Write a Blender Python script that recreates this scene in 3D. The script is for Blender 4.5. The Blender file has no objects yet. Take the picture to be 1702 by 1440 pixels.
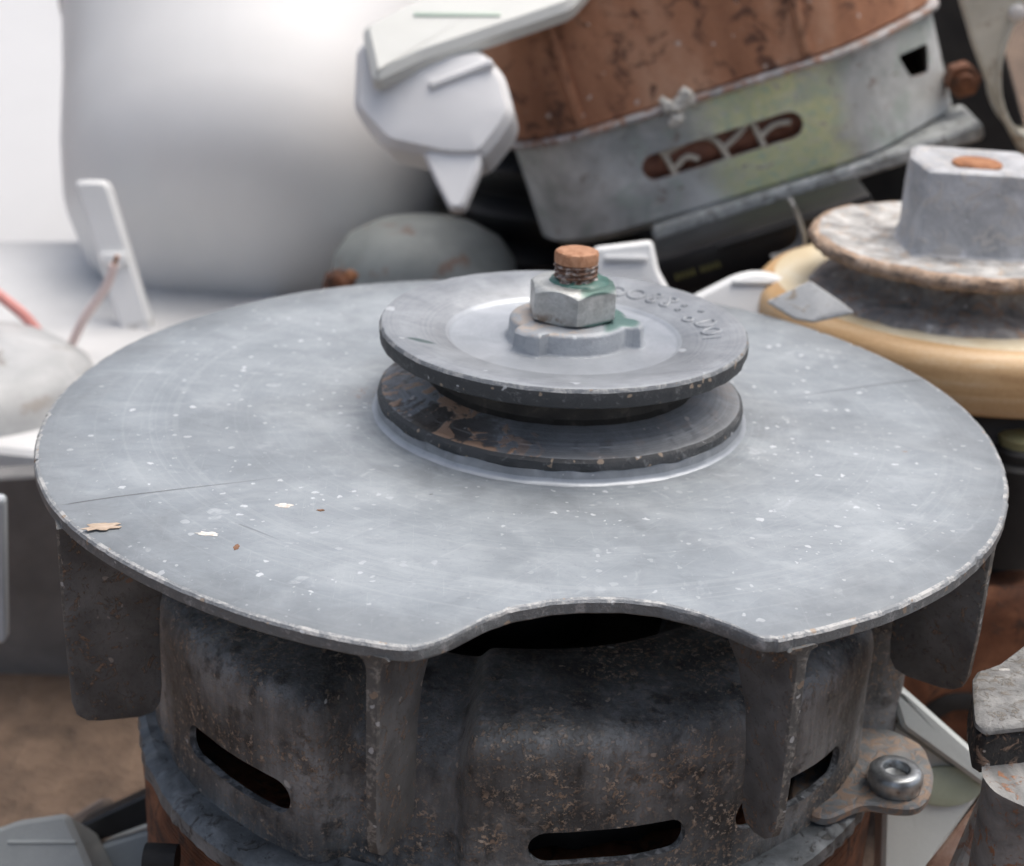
import bpy, bmesh, math, random
import numpy as np
from mathutils import Vector, Matrix, noise as mnoise

random.seed(7); rng = np.random.default_rng(7)
sc = bpy.context.scene
MM = 0.001
# ------------------------------------------------------------------ camera
# work in millimetres: origin on the pulley axis, fan disc top at z = 0, +y away from the viewer
F_PX = 2700.0
EL, ROLL, DIST = math.radians(22.5), math.radians(2.57), 295.9
LOOK = np.array([-8.74, -12.87, 0.0])
FWD = np.array([0, math.cos(EL), -math.sin(EL)]); RGT = np.array([1.0, 0, 0]); UPV = np.cross(RGT, FWD)
R2 = math.cos(ROLL) * RGT + math.sin(ROLL) * UPV
U2 = -math.sin(ROLL) * RGT + math.cos(ROLL) * UPV
CAM = LOOK - DIST * FWD
cd = bpy.data.cameras.new('camera'); cam = bpy.data.objects.new('camera', cd)
sc.collection.objects.link(cam); sc.camera = cam
cd.sensor_width = 36; cd.sensor_fit = 'HORIZONTAL'; cd.lens = F_PX / 1702 * 36
cd.clip_start = 0.01; cd.clip_end = 200
cam.matrix_world = Matrix(((R2[0], U2[0], -FWD[0], CAM[0] * MM), (R2[1], U2[1], -FWD[1], CAM[1] * MM),
                           (R2[2], U2[2], -FWD[2], CAM[2] * MM), (0, 0, 0, 1)))
cd.dof.use_dof = True; cd.dof.focus_distance = 0.252; cd.dof.aperture_fstop = 24.0; cd.dof.aperture_blades = 7
# ------------------------------------------------------------------ sky and sun (bright overcast)
SUN_EL, SUN_AZ = math.radians(72), math.radians(60)      # high, over the viewer's right shoulder
w = bpy.data.worlds.new('World'); sc.world = w; w.use_nodes = True
nt = w.node_tree; nt.nodes.clear()
sky = nt.nodes.new('ShaderNodeTexSky'); sky.sky_type = 'NISHITA'; sky.sun_disc = False
sky.sun_elevation = SUN_EL; sky.sun_rotation = SUN_AZ; sky.air_density = 1.0; sky.dust_density = 6.0; sky.ozone_density = 0.6
bg = nt.nodes.new('ShaderNodeBackground'); bg.inputs[1].default_value = 0.11
wo = nt.nodes.new('ShaderNodeOutputWorld')
hs = nt.nodes.new('ShaderNodeHueSaturation'); hs.inputs['Saturation'].default_value = 0.75   # overcast: a greyer sky
nt.links.new(sky.outputs[0], hs.inputs['Color']); nt.links.new(hs.outputs[0], bg.inputs[0]); nt.links.new(bg.outputs[0], wo.inputs[0])
sl = bpy.data.lights.new('sun', 'SUN'); sl.energy = 1.5; sl.angle = math.radians(60); sl.color = (1.0, 0.965, 0.91)
so = bpy.data.objects.new('sun', sl); sc.collection.objects.link(so)
sd = Vector((math.sin(SUN_AZ) * math.cos(SUN_EL), math.cos(SUN_AZ) * math.cos(SUN_EL), math.sin(SUN_EL)))
so.rotation_euler = sd.to_track_quat('Z', 'Y').to_euler()
vs = sc.view_settings; vs.view_transform = 'Standard'; vs.look = 'None'; vs.exposure = 0.55; vs.gamma = 1.0; vs.use_curve_mapping = False

# ------------------------------------------------------------------ measuring helpers (photo pixel -> point in mm)
def ray(x, y): return FWD + (x - 851) / F_PX * R2 - (y - 720) / F_PX * U2
def onz(x, y, z):
    d = ray(x, y); return CAM + (z - CAM[2]) / d[2] * d
def ony(x, y, Y):
    d = ray(x, y); return CAM + (Y - CAM[1]) / d[1] * d

# ------------------------------------------------------------------ object helpers
COL = sc.collection
def finish(ob, label=None, cat=None, group=None, kind=None):
    if label: ob['label'] = label
    if cat: ob['category'] = cat
    if group: ob['group'] = group
    if kind: ob['kind'] = kind
    return ob
def thing(name, label, cat, loc=(0, 0, 0), axes=None, group=None):
    o = bpy.data.objects.new(name, None); COL.objects.link(o); o.empty_display_size = 0.01
    if axes is None: o.location = Vector(loc) * MM
    else:
        u, v, n = axes
        o.matrix_world = Matrix(((u[0], v[0], n[0], loc[0] * MM), (u[1], v[1], n[1], loc[1] * MM), (u[2], v[2], n[2], loc[2] * MM), (0, 0, 0, 1)))
    return finish(o, label, cat, group)
def mesh(name, V, Fc, mats, parent=None, smooth=40, midx=None, kind=None, label=None):
    me = bpy.data.meshes.new(name)
    me.from_pydata([(float(a) * MM, float(b) * MM, float(c) * MM) for a, b, c in V], [], [tuple(int(i) for i in f) for f in Fc])
    if not isinstance(mats, (list, tuple)): mats = [mats]
    for m in mats: me.materials.append(m)
    if midx is not None: me.polygons.foreach_set('material_index', np.asarray(midx, np.int32))
    me.validate(); me.update()
    bm = bmesh.new(); bm.from_mesh(me); bmesh.ops.recalc_face_normals(bm, faces=bm.faces); bm.to_mesh(me); bm.free()
    if smooth:
        me.polygons.foreach_set('use_smooth', [True] * len(me.polygons)); me.set_sharp_from_angle(angle=math.radians(smooth))
    o = bpy.data.objects.new(name, me); COL.objects.link(o)
    if parent: o.parent = parent
    if kind: o['kind'] = kind
    if label: o['label'] = label
    return o
def from_bm(name, bm, mats, parent=None, smooth=40):
    me = bpy.data.meshes.new(name)
    bmesh.ops.recalc_face_normals(bm, faces=bm.faces)
    for v in bm.verts: v.co *= MM
    bm.to_mesh(me); bm.free()
    if not isinstance(mats, (list, tuple)): mats = [mats]
    for m in mats: me.materials.append(m)
    if smooth:
        me.polygons.foreach_set('use_smooth', [True] * len(me.polygons)); me.set_sharp_from_angle(angle=math.radians(smooth))
    o = bpy.data.objects.new(name, me); COL.objects.link(o)
    if parent: o.parent = parent
    return o
def jit(V, amp, freq, seed=0.0):
    out = []
    for p in V:
        q = Vector((p[0] * freq + seed, p[1] * freq - seed * .7, p[2] * freq + seed * 1.3))
        n = mnoise.noise_vector(q); out.append((p[0] + n.x * amp, p[1] + n.y * amp, p[2] + n.z * amp))
    return out
def lathe(prof, n=128, c=(0, 0, 0), rfun=None):
    """closed loop of (r,z) revolved about z (a profile point with r=0 collapses harmlessly)"""
    V = []; Fc = []; m = len(prof)
    for i in range(n):
        a = 2 * math.pi * i / n; ca, sa = math.cos(a), math.sin(a)
        for j, (r, z) in enumerate(prof):
            if rfun: r, z = rfun(r, z, a, j)
            V.append((c[0] + r * ca, c[1] + r * sa, c[2] + z))
    for i in range(n):
        k = (i + 1) % n
        for j in range(m - 1):
            Fc.append((i * m + j, k * m + j, k * m + j + 1, i * m + j + 1))
    return V, Fc
def capped(V, Fc, n, m):   # close first and last ring of a lathe
    Fc = list(Fc); Fc.append(tuple(i * m for i in range(n))); Fc.append(tuple(i * m + m - 1 for i in range(n))); return V, Fc
def clathe(prof, n=64, c=(0, 0, 0), rfun=None):
    V, Fc = lathe(prof, n, c, rfun); return capped(V, Fc, n, len(prof))
def loft(rings):
    """list of equally long closed rings of 3D points, ends capped"""
    V = [p for r in rings for p in r]; k = len(rings[0]); Fc = []
    for j in range(len(rings) - 1):
        for i in range(k):
            q = (i + 1) % k; Fc.append((j * k + i, j * k + q, (j + 1) * k + q, (j + 1) * k + i))
    Fc.append(tuple(range(k))); Fc.append(tuple((len(rings) - 1) * k + i for i in range(k)))
    return V, Fc
def roundpoly(pts, rad, seg=5):
    out = []; n = len(pts)
    for i in range(n):
        p = Vector(pts[i]); a = Vector(pts[i - 1]); b = Vector(pts[(i + 1) % n]); r = rad[i] if isinstance(rad, (list, tuple)) else rad
        da, db = (a - p), (b - p); la, lb = da.length, db.length
        if r <= 0: out.append(tuple(p)); continue
        t = min(r, la * .48, lb * .48); s, e = p + da / la * t, p + db / lb * t
        for k in range(seg + 1):
            u = k / seg; out.append(tuple(s * (1 - u) ** 2 + p * 2 * u * (1 - u) + e * u * u))
    return out
def offset(poly, d):
    n = len(poly); area = sum(poly[i][0] * poly[(i + 1) % n][1] - poly[(i + 1) % n][0] * poly[i][1] for i in range(n)); s = 1 if area > 0 else -1
    out = []
    for i in range(n):
        a, b = Vector(poly[i - 1]), Vector(poly[(i + 1) % n]); t = b - a
        if t.length < 1e-9: out.append(poly[i]); continue
        t.normalize(); out.append((poly[i][0] + s * t.y * d, poly[i][1] - s * t.x * d))
    return out
def slab(poly, z0, z1, bev=0.3):
    """2D outline extruded along z with chamfered edges"""
    i = offset(poly, -bev); cx = sum(p[0] for p in poly) / len(poly); cy = sum(p[1] for p in poly) / len(poly)
    def ins(k, z): return [(cx + (x - cx) * k, cy + (y - cy) * k, z) for x, y in i]
    return loft([ins(.05, z0), ins(.4, z0), ins(.7, z0)] + [[(x, y, z0) for x, y in i], [(x, y, z0 + bev) for x, y in poly], [(x, y, z1 - bev) for x, y in poly], [(x, y, z1) for x, y in i]] + [ins(.7, z1), ins(.4, z1), ins(.05, z1)])
def tube(path, r, n=10, closed=False):
    P = [Vector(p) for p in path]; V = []; Fc = []; prev = None
    for i, p in enumerate(P):
        t = (P[min(i + 1, len(P) - 1)] - P[max(i - 1, 0)]).normalized()
        if prev is None:
            a = Vector((0, 0, 1)) if abs(t.z) < .9 else Vector((1, 0, 0)); x = t.cross(a).normalized()
        else: x = (prev - t * prev.dot(t)).normalized()
        prev = x; y = t.cross(x); rr = r[i] if isinstance(r, (list, tuple)) else r
        for k in range(n):
            a = 2 * math.pi * k / n; V.append(tuple(p + x * math.cos(a) * rr + y * math.sin(a) * rr))
    for i in range(len(P) - 1):
        for k in range(n):
            q = (k + 1) % n; Fc.append((i * n + k, i * n + q, (i + 1) * n + q, (i + 1) * n + k))
    Fc.append(tuple(range(n))); Fc.append(tuple((len(P) - 1) * n + k for k in range(n)))
    return V, Fc
def catmull(pts, k=8):
    P = [Vector(p) for p in pts]; P = [P[0] * 2 - P[1]] + P + [P[-1] * 2 - P[-2]]; out = []
    for i in range(1, len(P) - 2):
        a, b, c, d = P[i - 1:i + 3]
        for j in range(k):
            t = j / k; out.append(.5 * ((2 * b) + (c - a) * t + (2 * a - 5 * b + 4 * c - d) * t * t + (3 * b - a - 3 * c + d) * t ** 3))
    out.append(P[-2]); return out
def join(*parts):
    V = []; Fc = []
    for v, f in parts:
        o = len(V); V += list(v); Fc += [tuple(i + o for i in q) for q in f]
    return V, Fc
def boxbm(sx, sy, sz, bev=1.0, seg=2, c=(0, 0, 0)):
    bm = bmesh.new(); bmesh.ops.create_cube(bm, size=1)
    for v in bm.verts: v.co = Vector((v.co.x * sx + c[0], v.co.y * sy + c[1], v.co.z * sz + c[2]))
    if bev: bmesh.ops.bevel(bm, geom=list(bm.edges), offset=bev, segments=seg, affect='EDGES', profile=.5)
    return bm
def boolean_cut(ob, cutters):
    for c in cutters:
        m = ob.modifiers.new('cut', 'BOOLEAN'); m.operation = 'DIFFERENCE'; m.object = c; m.solver = 'EXACT'
    dg = bpy.context.evaluated_depsgraph_get(); me = bpy.data.meshes.new_from_object(ob.evaluated_get(dg))
    ob.modifiers.clear(); old = ob.data; ob.data = me; me.name = old.name
    for c in cutters: bpy.data.objects.remove(c)
    me.polygons.foreach_set('use_smooth', [True] * len(me.polygons)); me.set_sharp_from_angle(angle=math.radians(35))

# ------------------------------------------------------------------ node helpers
class G:
    def __init__(s, name):
        s.m = bpy.data.materials.new(name); s.m.use_nodes = True; s.t = s.m.node_tree; s.t.nodes.clear()
        s.out = s.t.nodes.new('ShaderNodeOutputMaterial'); s.b = s.t.nodes.new('ShaderNodeBsdfPrincipled')
        s.t.links.new(s.b.outputs[0], s.out.inputs[0])
        tc = s.t.nodes.new('ShaderNodeTexCoord'); oi = s.t.nodes.new('ShaderNodeObjectInfo')
        s.P = s.v('MULTIPLY', tc.outputs['Object'], (1000, 1000, 1000))        # millimetres
        s.nrm = s.n('ShaderNodeNewGeometry').outputs['Normal']
    def n(s, k): return s.t.nodes.new(k)
    def put(s, sock, val):
        if hasattr(val, 'is_output') or isinstance(val, bpy.types.NodeSocket): s.t.links.new(val, sock)
        elif isinstance(val, (tuple, list)) and len(val) == 3 and sock.type == 'RGBA': sock.default_value = (*val, 1)
        else: sock.default_value = val
    def v(s, op, a, b=None, c=None):
        x = s.n('ShaderNodeVectorMath'); x.operation = op; s.put(x.inputs[0], a)
        if b is not None: s.put(x.inputs[1], b)
        if c is not None: s.put(x.inputs[3], c)
        return x.outputs['Value'] if op in ('LENGTH', 'DOT_PRODUCT', 'DISTANCE') else x.outputs[0]
    def f(s, op, a, b=None, c=None, clamp=False):
        x = s.n('ShaderNodeMath'); x.operation = op; x.use_clamp = clamp; s.put(x.inputs[0], a)
        if b is not None: s.put(x.inputs[1], b)
        if c is not None: s.put(x.inputs[2], c)
        return x.outputs[0]
    def noise(s, sc_, det=4, rough=.55, dist=0, vec=None, off=0.0, stretch=None):
        vec = vec if vec is not None else s.P
        if stretch: vec = s.v('MULTIPLY', vec, stretch)
        if off: vec = s.v('ADD', vec, (off, off * 1.7, -off))
        x = s.n('ShaderNodeTexNoise'); s.put(x.inputs['Vector'], vec); x.inputs['Scale'].default_value = sc_
        x.inputs['Detail'].default_value = min(det, 4); x.inputs['Roughness'].default_value = rough; x.inputs['Distortion'].default_value = dist
        return x.outputs['Fac']
    def step(s, x, lo, hi):
        r = s.n('ShaderNodeMapRange'); r.interpolation_type = 'SMOOTHSTEP'; s.put(r.inputs[0], x); s.put(r.inputs[1], lo); s.put(r.inputs[2], hi); return r.outputs[0]
    def mix(s, fac, a, b):
        x = s.n('ShaderNodeMix'); x.data_type = 'RGBA'; s.put(x.inputs[0], fac); s.put(x.inputs[6], a); s.put(x.inputs[7], b); return x.outputs[2]
    def ramp(s, fac, *stops):
        x = s.n('ShaderNodeValToRGB'); e = x.color_ramp.elements
        while len(e) < len(stops): e.new(.5)
        for q, (p, c) in zip(e, stops): q.position = p; q.color = (*c, 1)
        s.put(x.inputs[0], fac); return x.outputs[0]
    def specks(s, cell, size, off=0.0, squash=(1, 1, 1)):
        """scattered round specks: cell size and speck radius in mm; random size per cell"""
        vec = s.v('MULTIPLY', s.P, squash)
        if off: vec = s.v('ADD', vec, (off, off * .6, off * 1.4))
        dn = s.n('ShaderNodeTexNoise'); s.put(dn.inputs['Vector'], vec); dn.inputs['Scale'].default_value = 1.6 / cell; dn.inputs['Detail'].default_value = 1
        vec = s.v('ADD', vec, s.v('MULTIPLY', s.v('SUBTRACT', dn.outputs['Color'], (.5, .5, .5)), (cell * .7,) * 3))
        x = s.n('ShaderNodeTexVoronoi'); x.feature = 'F1'; s.put(x.inputs['Vector'], vec); x.inputs['Scale'].default_value = 1 / cell
        d = s.f('MULTIPLY', x.outputs['Distance'], cell)
        sep = s.n('ShaderNodeSeparateColor'); s.put(sep.inputs[0], x.outputs['Color'])
        rad = s.f('MULTIPLY', s.f('POWER', sep.outputs[0], 3.5), size)
        return s.f('SUBTRACT', 1.0, s.step(s.f('SUBTRACT', d, rad), -.08 * size, .1 * size))
    def line(s, a, b, wdt):
        a = Vector((*a, 0)); b = Vector((*b, 0)); d = b - a; L = d.length; d.normalize(); nn = Vector((-d.y, d.x, 0))
        q = s.v('SUBTRACT', s.P, tuple(a)); u = s.v('DOT_PRODUCT', q, tuple(d)); t = s.f('ABSOLUTE', s.v('DOT_PRODUCT', q, tuple(nn)))
        m = s.f('SUBTRACT', 1.0, s.step(t, wdt * .3, wdt)); m = s.f('MULTIPLY', m, s.step(u, 0, L * .06)); return s.f('MULTIPLY', m, s.f('SUBTRACT', 1.0, s.step(u, L * .35, L)))
    def bump(s, h, dist, strength=1.0):
        x = s.n('ShaderNodeBump'); s.put(x.inputs['Height'], h); x.inputs['Distance'].default_value = dist * MM; x.inputs['Strength'].default_value = strength
        s.t.links.new(x.outputs[0], s.b.inputs['Normal']); return x
    def done(s, col, rough=.6, metal=0.0, spec=.5):
        s.put(s.b.inputs['Base Color'], col); s.put(s.b.inputs['Roughness'], rough); s.put(s.b.inputs['Metallic'], metal); s.put(s.b.inputs['Specular IOR Level'], spec)
        return s.m

C = np.array([-6.5, -4.7])         # fan and motor centre seen under the disc
def mat_disc():
    g = G('fan_alloy_top')
    big = g.noise(.018, 4, .55, .4); mid = g.noise(.09, 6, .65, .6, stretch=(1, 1.5, 1)); fine = g.noise(1.3, 5, .7)
    streak = g.noise(.35, 5, .7, .3, stretch=(.35, 1.6, 1), off=9)
    col = g.ramp(g.f('ADD', g.f('MULTIPLY', big, .55), g.f('MULTIPLY', mid, .5)), (.30, (.19, .217, .24)), (.50, (.275, .305, .332)), (.70, (.375, .408, .434)))
    col = g.mix(g.f('MULTIPLY', g.step(streak, .54, .74), .22), col, (.16, .18, .20))
    rp = g.v('DISTANCE', g.v('MULTIPLY', g.P, (1, 1, 0)), (0, 0, 0)); cxy = g.n('ShaderNodeCombineXYZ'); g.put(cxy.inputs[0], rp)
    rub = g.noise(1.1, 3, .75, 0, vec=cxy.outputs[0], off=3); col = g.mix(g.f('MULTIPLY', g.step(rub, .56, .66), .16), col, (.45, .48, .50))
    for q_, (ang, ln_, sd) in enumerate(((.35, .030, 3), (-.9, .026, 40), (1.5, .034, 81))):          # hairline scratches
        ro = g.n('ShaderNodeVectorRotate'); ro.rotation_type = 'Z_AXIS'; g.put(ro.inputs['Vector'], g.P); ro.inputs['Angle'].default_value = ang
        sn = g.noise(1.0, 1, .4, .15, vec=ro.outputs[0], off=sd, stretch=(ln_, 1.5, 1)); hair = g.f('SUBTRACT', 1.0, g.step(g.f('ABSOLUTE', g.f('SUBTRACT', sn, .66)), .002, .012))
        col = g.mix(g.f('MULTIPLY', hair, .15), col, (.52, .55, .57) if q_ else (.10, .11, .12))
    grime = g.f('MULTIPLY', g.f('SUBTRACT', 1.0, g.step(rp, 34, 52)), g.step(g.noise(.08, 4, .65, .5, off=61), .40, .62)); col = g.mix(g.f('MULTIPLY', grime, .35), col, (.10, .105, .11))
    col = g.mix(g.f('MULTIPLY', g.step(fine, .55, .72), .22), col, (.14, .15, .17))
    # chalky bloom and splashes of pale paint
    chalk = g.f('MULTIPLY', g.step(g.noise(.13, 5, .7, 1.2, off=31), .60, .74), .30)
    col = g.mix(chalk, col, (.50, .53, .57))
    msk = g.step(g.noise(.03, 3, .6, 0, off=70), .36, .58)
    d1 = g.f('MULTIPLY', g.specks(2.1, .60, 3), g.f('ADD', .25, g.f('MULTIPLY', msk, .75)))
    d2 = g.specks(7.5, 1.7, 17, (1, 1, 1)); ring = g.f('MULTIPLY', d2, g.f('ADD', .25, g.f('MULTIPLY', g.step(g.noise(.8, 3, .6, 0, off=4), .42, .6), .5)))
    d3 = g.f('MULTIPLY', g.specks(1.5, .30, 44), msk)
    w_ = g.f('MAXIMUM', g.f('MAXIMUM', g.f('MULTIPLY', d1, .85), g.f('MULTIPLY', ring, .5)), g.f('MULTIPLY', d3, .55))
    col = g.mix(w_, col, (.60, .63, .66))
    dk = g.specks(9, .42, 91); col = g.mix(g.f('MULTIPLY', dk, .8), col, (.035, .03, .028))
    tan = g.f('MULTIPLY', g.specks(17, 1.0, 55), .6); col = g.mix(tan, col, (.30, .19, .12))
    # brown dirt left of the pulley
    smear = g.step(g.noise(.028, 4, .6, .8, off=120), .47, .66); col = g.mix(g.f('MULTIPLY', smear, .30), col, (.13, .145, .16))
    dust = g.step(g.noise(.05, 4, .7, .9, off=150), .52, .72); col = g.mix(g.f('MULTIPLY', dust, .22), col, (.48, .51, .53))
    dirt = g.f('MULTIPLY', g.f('SUBTRACT', 1.0, g.step(g.v('DISTANCE', g.P, (-35.5, 3, 126.0)), 1.0, 5.5)), g.step(g.noise(.55, 5, .7, .5, off=12), .50, .60))
    col = g.mix(g.f('MULTIPLY', dirt, .8), col, (.25, .15, .10))
    rr = g.v('DISTANCE', g.v('MULTIPLY', g.P, (1, 1, 0)), (float(C[0]), float(C[1]), 0))
    gm = g.f('MULTIPLY', g.step(g.f('ADD', rr, g.f('MULTIPLY', g.noise(.06, 5, .7, .6, off=77), 30)), 86, 104), .42); col = g.mix(gm, col, (.12, .13, .14))
    L1 = g.line(tuple(onz(96, 838, 0)[:2]), tuple(onz(520, 788, 0)[:2]), .32)
    L2 = g.line(tuple(onz(1545, 626, 0)[:2]), tuple(onz(1250, 668, 0)[:2]), .6)
    L3 = g.line(tuple(onz(395, 872, 0)[:2]), tuple(onz(480, 905, 0)[:2]), .3)
    ln = g.f('MAXIMUM', g.f('MAXIMUM', L1, g.f('MULTIPLY', L2, .55)), g.f('MULTIPLY', L3, .4))
    col = g.mix(g.f('MULTIPLY', ln, .75), col, (.07, .075, .085))
    h = g.f('ADD', g.f('MULTIPLY', g.noise(.7, 6, .7), .5), g.f('MULTIPLY', mid, .3))
    h = g.f('SUBTRACT', h, g.f('MULTIPLY', ln, 1.2))
    g.bump(h, .22, .55)
    rough = g.f('ADD', .40, g.f('MULTIPLY', g.noise(.2, 5, .6, off=5), .28))
    return g.done(col, rough, .25, .5)
def mat_worn(name, dark, light, thr=.5, fsc=.45):
    """edge metal: dark oxidised alloy with rubbed bright patches and tan crumbs"""
    g = G(name); n1 = g.noise(fsc, 6, .7, .4); n2 = g.noise(2.2, 4, .7, off=8)
    m = g.step(g.f('ADD', g.f('MULTIPLY', n1, .75), g.f('MULTIPLY', n2, .25)), thr - .06, thr + .08)
    col = g.mix(m, dark, light)
    col = g.mix(g.f('MULTIPLY', g.specks(2.1, .7, 6), .8), col, (.36, .28, .21))
    col = g.mix(g.f('MULTIPLY', g.specks(2.6, .5, 26), .7), col, (.62, .64, .66))
    g.bump(g.f('ADD', n1, g.f('MULTIPLY', n2, .6)), .35, .8)
    return g.done(col, .55, .25)
def mat_blade():
    g = G('blade_alloy'); n1 = g.noise(.10, 5, .6, .3); n2 = g.noise(.9, 6, .75, .5); n3 = g.noise(.28, 6, .75, .9, off=14)
    col = g.ramp(n1, (.35, (.095, .098, .10)), (.62, (.19, .196, .20)))
    col = g.mix(g.f('MULTIPLY', g.step(n2, .56, .66), .5), col, (.04, .038, .036))
    tan = g.f('MULTIPLY', g.step(n3, .54, .60), g.step(g.noise(1.1, 4, .75, off=2), .46, .56))
    col = g.mix(g.f('MULTIPLY', tan, .8), col, (.33, .225, .155))
    col = g.mix(g.f('MULTIPLY', g.specks(2.4, .5, 12), .75), col, (.42, .39, .36))
    col = g.mix(g.f('MULTIPLY', g.specks(3.5, .7, 60), .8), col, (.26, .17, .12))
    g.bump(g.f('ADD', g.f('MULTIPLY', n2, .5), g.f('MULTIPLY', tan, .9)), .35, .8)
    return g.done(col, .6, .15)
def mat_bell():
    g = G('grimy_stamped_steel')
    big = g.noise(.05, 4, .6, .2); mid = g.noise(.20, 4, .65, .15, off=3); fine = g.noise(1.0, 4, .72, 0, off=7); grit = g.noise(2.6, 3, .7, 0, off=19)
    vert = g.noise(.55, 4, .65, .1, stretch=(1, 1, .10), off=21)
    col = g.ramp(g.f('ADD', g.f('MULTIPLY', big, .76), g.f('MULTIPLY', vert, .24)), (.37, (.058, .059, .06)), (.50, (.15, .155, .157)), (.62, (.32, .328, .332)))
    col = g.mix(g.f('MULTIPLY', g.step(mid, .50, .66), .70), col, (.034, .032, .030))
    zone = g.step(g.noise(.07, 4, .62, .3, off=40), .44, .60)
    crumb = g.f('MULTIPLY', g.step(g.f('ADD', g.f('MULTIPLY', fine, .65), g.f('MULTIPLY', grit, .35)), .518, .56), g.f('ADD', .22, g.f('MULTIPLY', zone, .78)))
    tanc = g.ramp(g.noise(.6, 3, .6, off=15), (.3, (.20, .14, .10)), (.50, (.42, .31, .225)), (.68, (.64, .53, .43)))
    col = g.mix(g.f('MULTIPLY', crumb, .85), col, tanc)
    s1 = g.specks(1.8, .42, 33); s2 = g.specks(6.5, .9, 81)
    col = g.mix(g.f('MULTIPLY', s1, .8), col, (.48, .40, .33)); col = g.mix(g.f('MULTIPLY', s2, .8), col, (.58, .58, .57))
    g.bump(g.f('ADD', g.f('MULTIPLY', mid, .7), g.f('ADD', g.f('MULTIPLY', crumb, .4), g.f('MULTIPLY', fine, .45))), .6, .9)
    return g.done(col, .52, .2)
def mat_generic(name, stops, sc_=.1, rough=.5, metal=0.0, bumpd=.2, dirt=None, dirt_amt=.5, speck=None, stretch=None, det=5, spec=.5, fine=1.2, trans=0.0):
    g = G(name); n = g.noise(sc_, det, .62, .5, stretch=stretch, off=(sum(map(ord, name)) % 50) + .5); fi = g.noise(fine, 5, .7)
    col = g.ramp(g.f('ADD', g.f('MULTIPLY', n, .8), g.f('MULTIPLY', fi, .2)), *stops)
    h = g.f('ADD', n, g.f('MULTIPLY', fi, .4))
    if dirt:
        dn = g.noise(sc_ * 2.3, 6, .72, .8, off=13); m = g.step(dn, .62 - .22 * dirt_amt, .72 - .18 * dirt_amt); col = g.mix(g.f('MULTIPLY', m, .85), col, dirt); h = g.f('ADD', h, g.f('MULTIPLY', m, .3))
    if speck: col = g.mix(g.f('MULTIPLY', g.specks(3.2, .8, 5), .8), col, speck)
    if bumpd: g.bump(h, bumpd, .8)
    if trans: g.b.inputs['Transmission Weight'].default_value = trans
    return g.done(col, g.f('ADD', rough - .08, g.f('MULTIPLY', fi, .16)), metal, spec)

M_DISC = mat_disc()
M_EDGE = mat_worn('rubbed_edge_alloy', (.24, .255, .27), (.48, .48, .475), .52, .3)
M_RIMSIDE = mat_worn('disc_side_alloy', (.17, .182, .19), (.32, .325, .33), .57)
M_BLADE = mat_blade()
M_BLADE_EDGE = mat_worn('blade_edge_alloy', (.12, .122, .12), (.30, .29, .27), .54, .7)
M_BELL = mat_bell()
M_RUST = mat_generic('rust', [(.3, (.055, .022, .012)), (.5, (.17, .065, .030)), (.68, (.30, .13, .065))], .07, .8, 0, .5, dirt=(.06, .035, .025), dirt_amt=.5)
M_RUST_ORANGE = mat_generic('orange_rust', [(.3, (.19, .075, .03)), (.5, (.34, .145, .065)), (.7, (.45, .22, .11))], .2, .8, 0, .3)
M_STATOR = mat_generic('rusty_laminations', [(.32, (.21, .092, .05)), (.5, (.39, .185, .105)), (.68, (.55, .33, .22))], .045, .85, 0, .5, dirt=(.10, .05, .035), dirt_amt=.45, speck=(.58, .50, .45), stretch=(1, .3, 1))
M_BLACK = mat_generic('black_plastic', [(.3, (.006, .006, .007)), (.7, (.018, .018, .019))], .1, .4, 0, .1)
M_DARKVOID = mat_generic('greasy_black_steel', [(.3, (.008, .008, .009)), (.7, (.03, .028, .026))], .08, .6, .2, .4)  # near-black steel, also painted on as the shade of hollows and gaps

# ================================================================== THE SETTING
g = G('scrapyard_dirt'); a = g.noise(.012, 6, .65, .5); b = g.noise(.09, 6, .7, .4, off=4)
GROUND_M = None
colr = g.ramp(g.f('ADD', g.f('MULTIPLY', a, .6), g.f('MULTIPLY', b, .4)), (.35, (.05, .035, .026)), (.5, (.13, .088, .062)), (.65, (.22, .15, .105)))
g.bump(g.f('ADD', a, b), 6, .8); M_GROUND = g.done(colr, .9)
nx = 150; V = []; Fc = []
gx = np.sign(np.linspace(-1, 1, nx)) * (np.abs(np.linspace(-1, 1, nx)) ** 3.2) * 60000
for j in range(nx):
    for i in range(nx):
        x, y = gx[i], gx[j]; d = math.hypot(x, y)
        z = -128 + (mnoise.fractal(Vector((x * .012, y * .012, 2.1)), 1, 2.1, 4) * 6 if d < 1500 else 0)
        V.append((x, y + 100, z))
for j in range(nx - 1):
    for i in range(nx - 1): Fc.append((j * nx + i, j * nx + i + 1, (j + 1) * nx + i + 1, (j + 1) * nx + i))
ground = mesh('ground', V, Fc, M_GROUND, None, 60, kind='structure')

# ================================================================== MAIN MOTOR
motor = thing('electric_motor', 'foreground motor with wide grey fan disc, grooved pulley and hex nut on top', 'motor', (0, 0, -126))
Z0 = 126.0                         # parts are given in the disc frame; lift into the motor's base frame
def up(V): return [(p[0], p[1], p[2] + Z0) for p in V]
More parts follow.
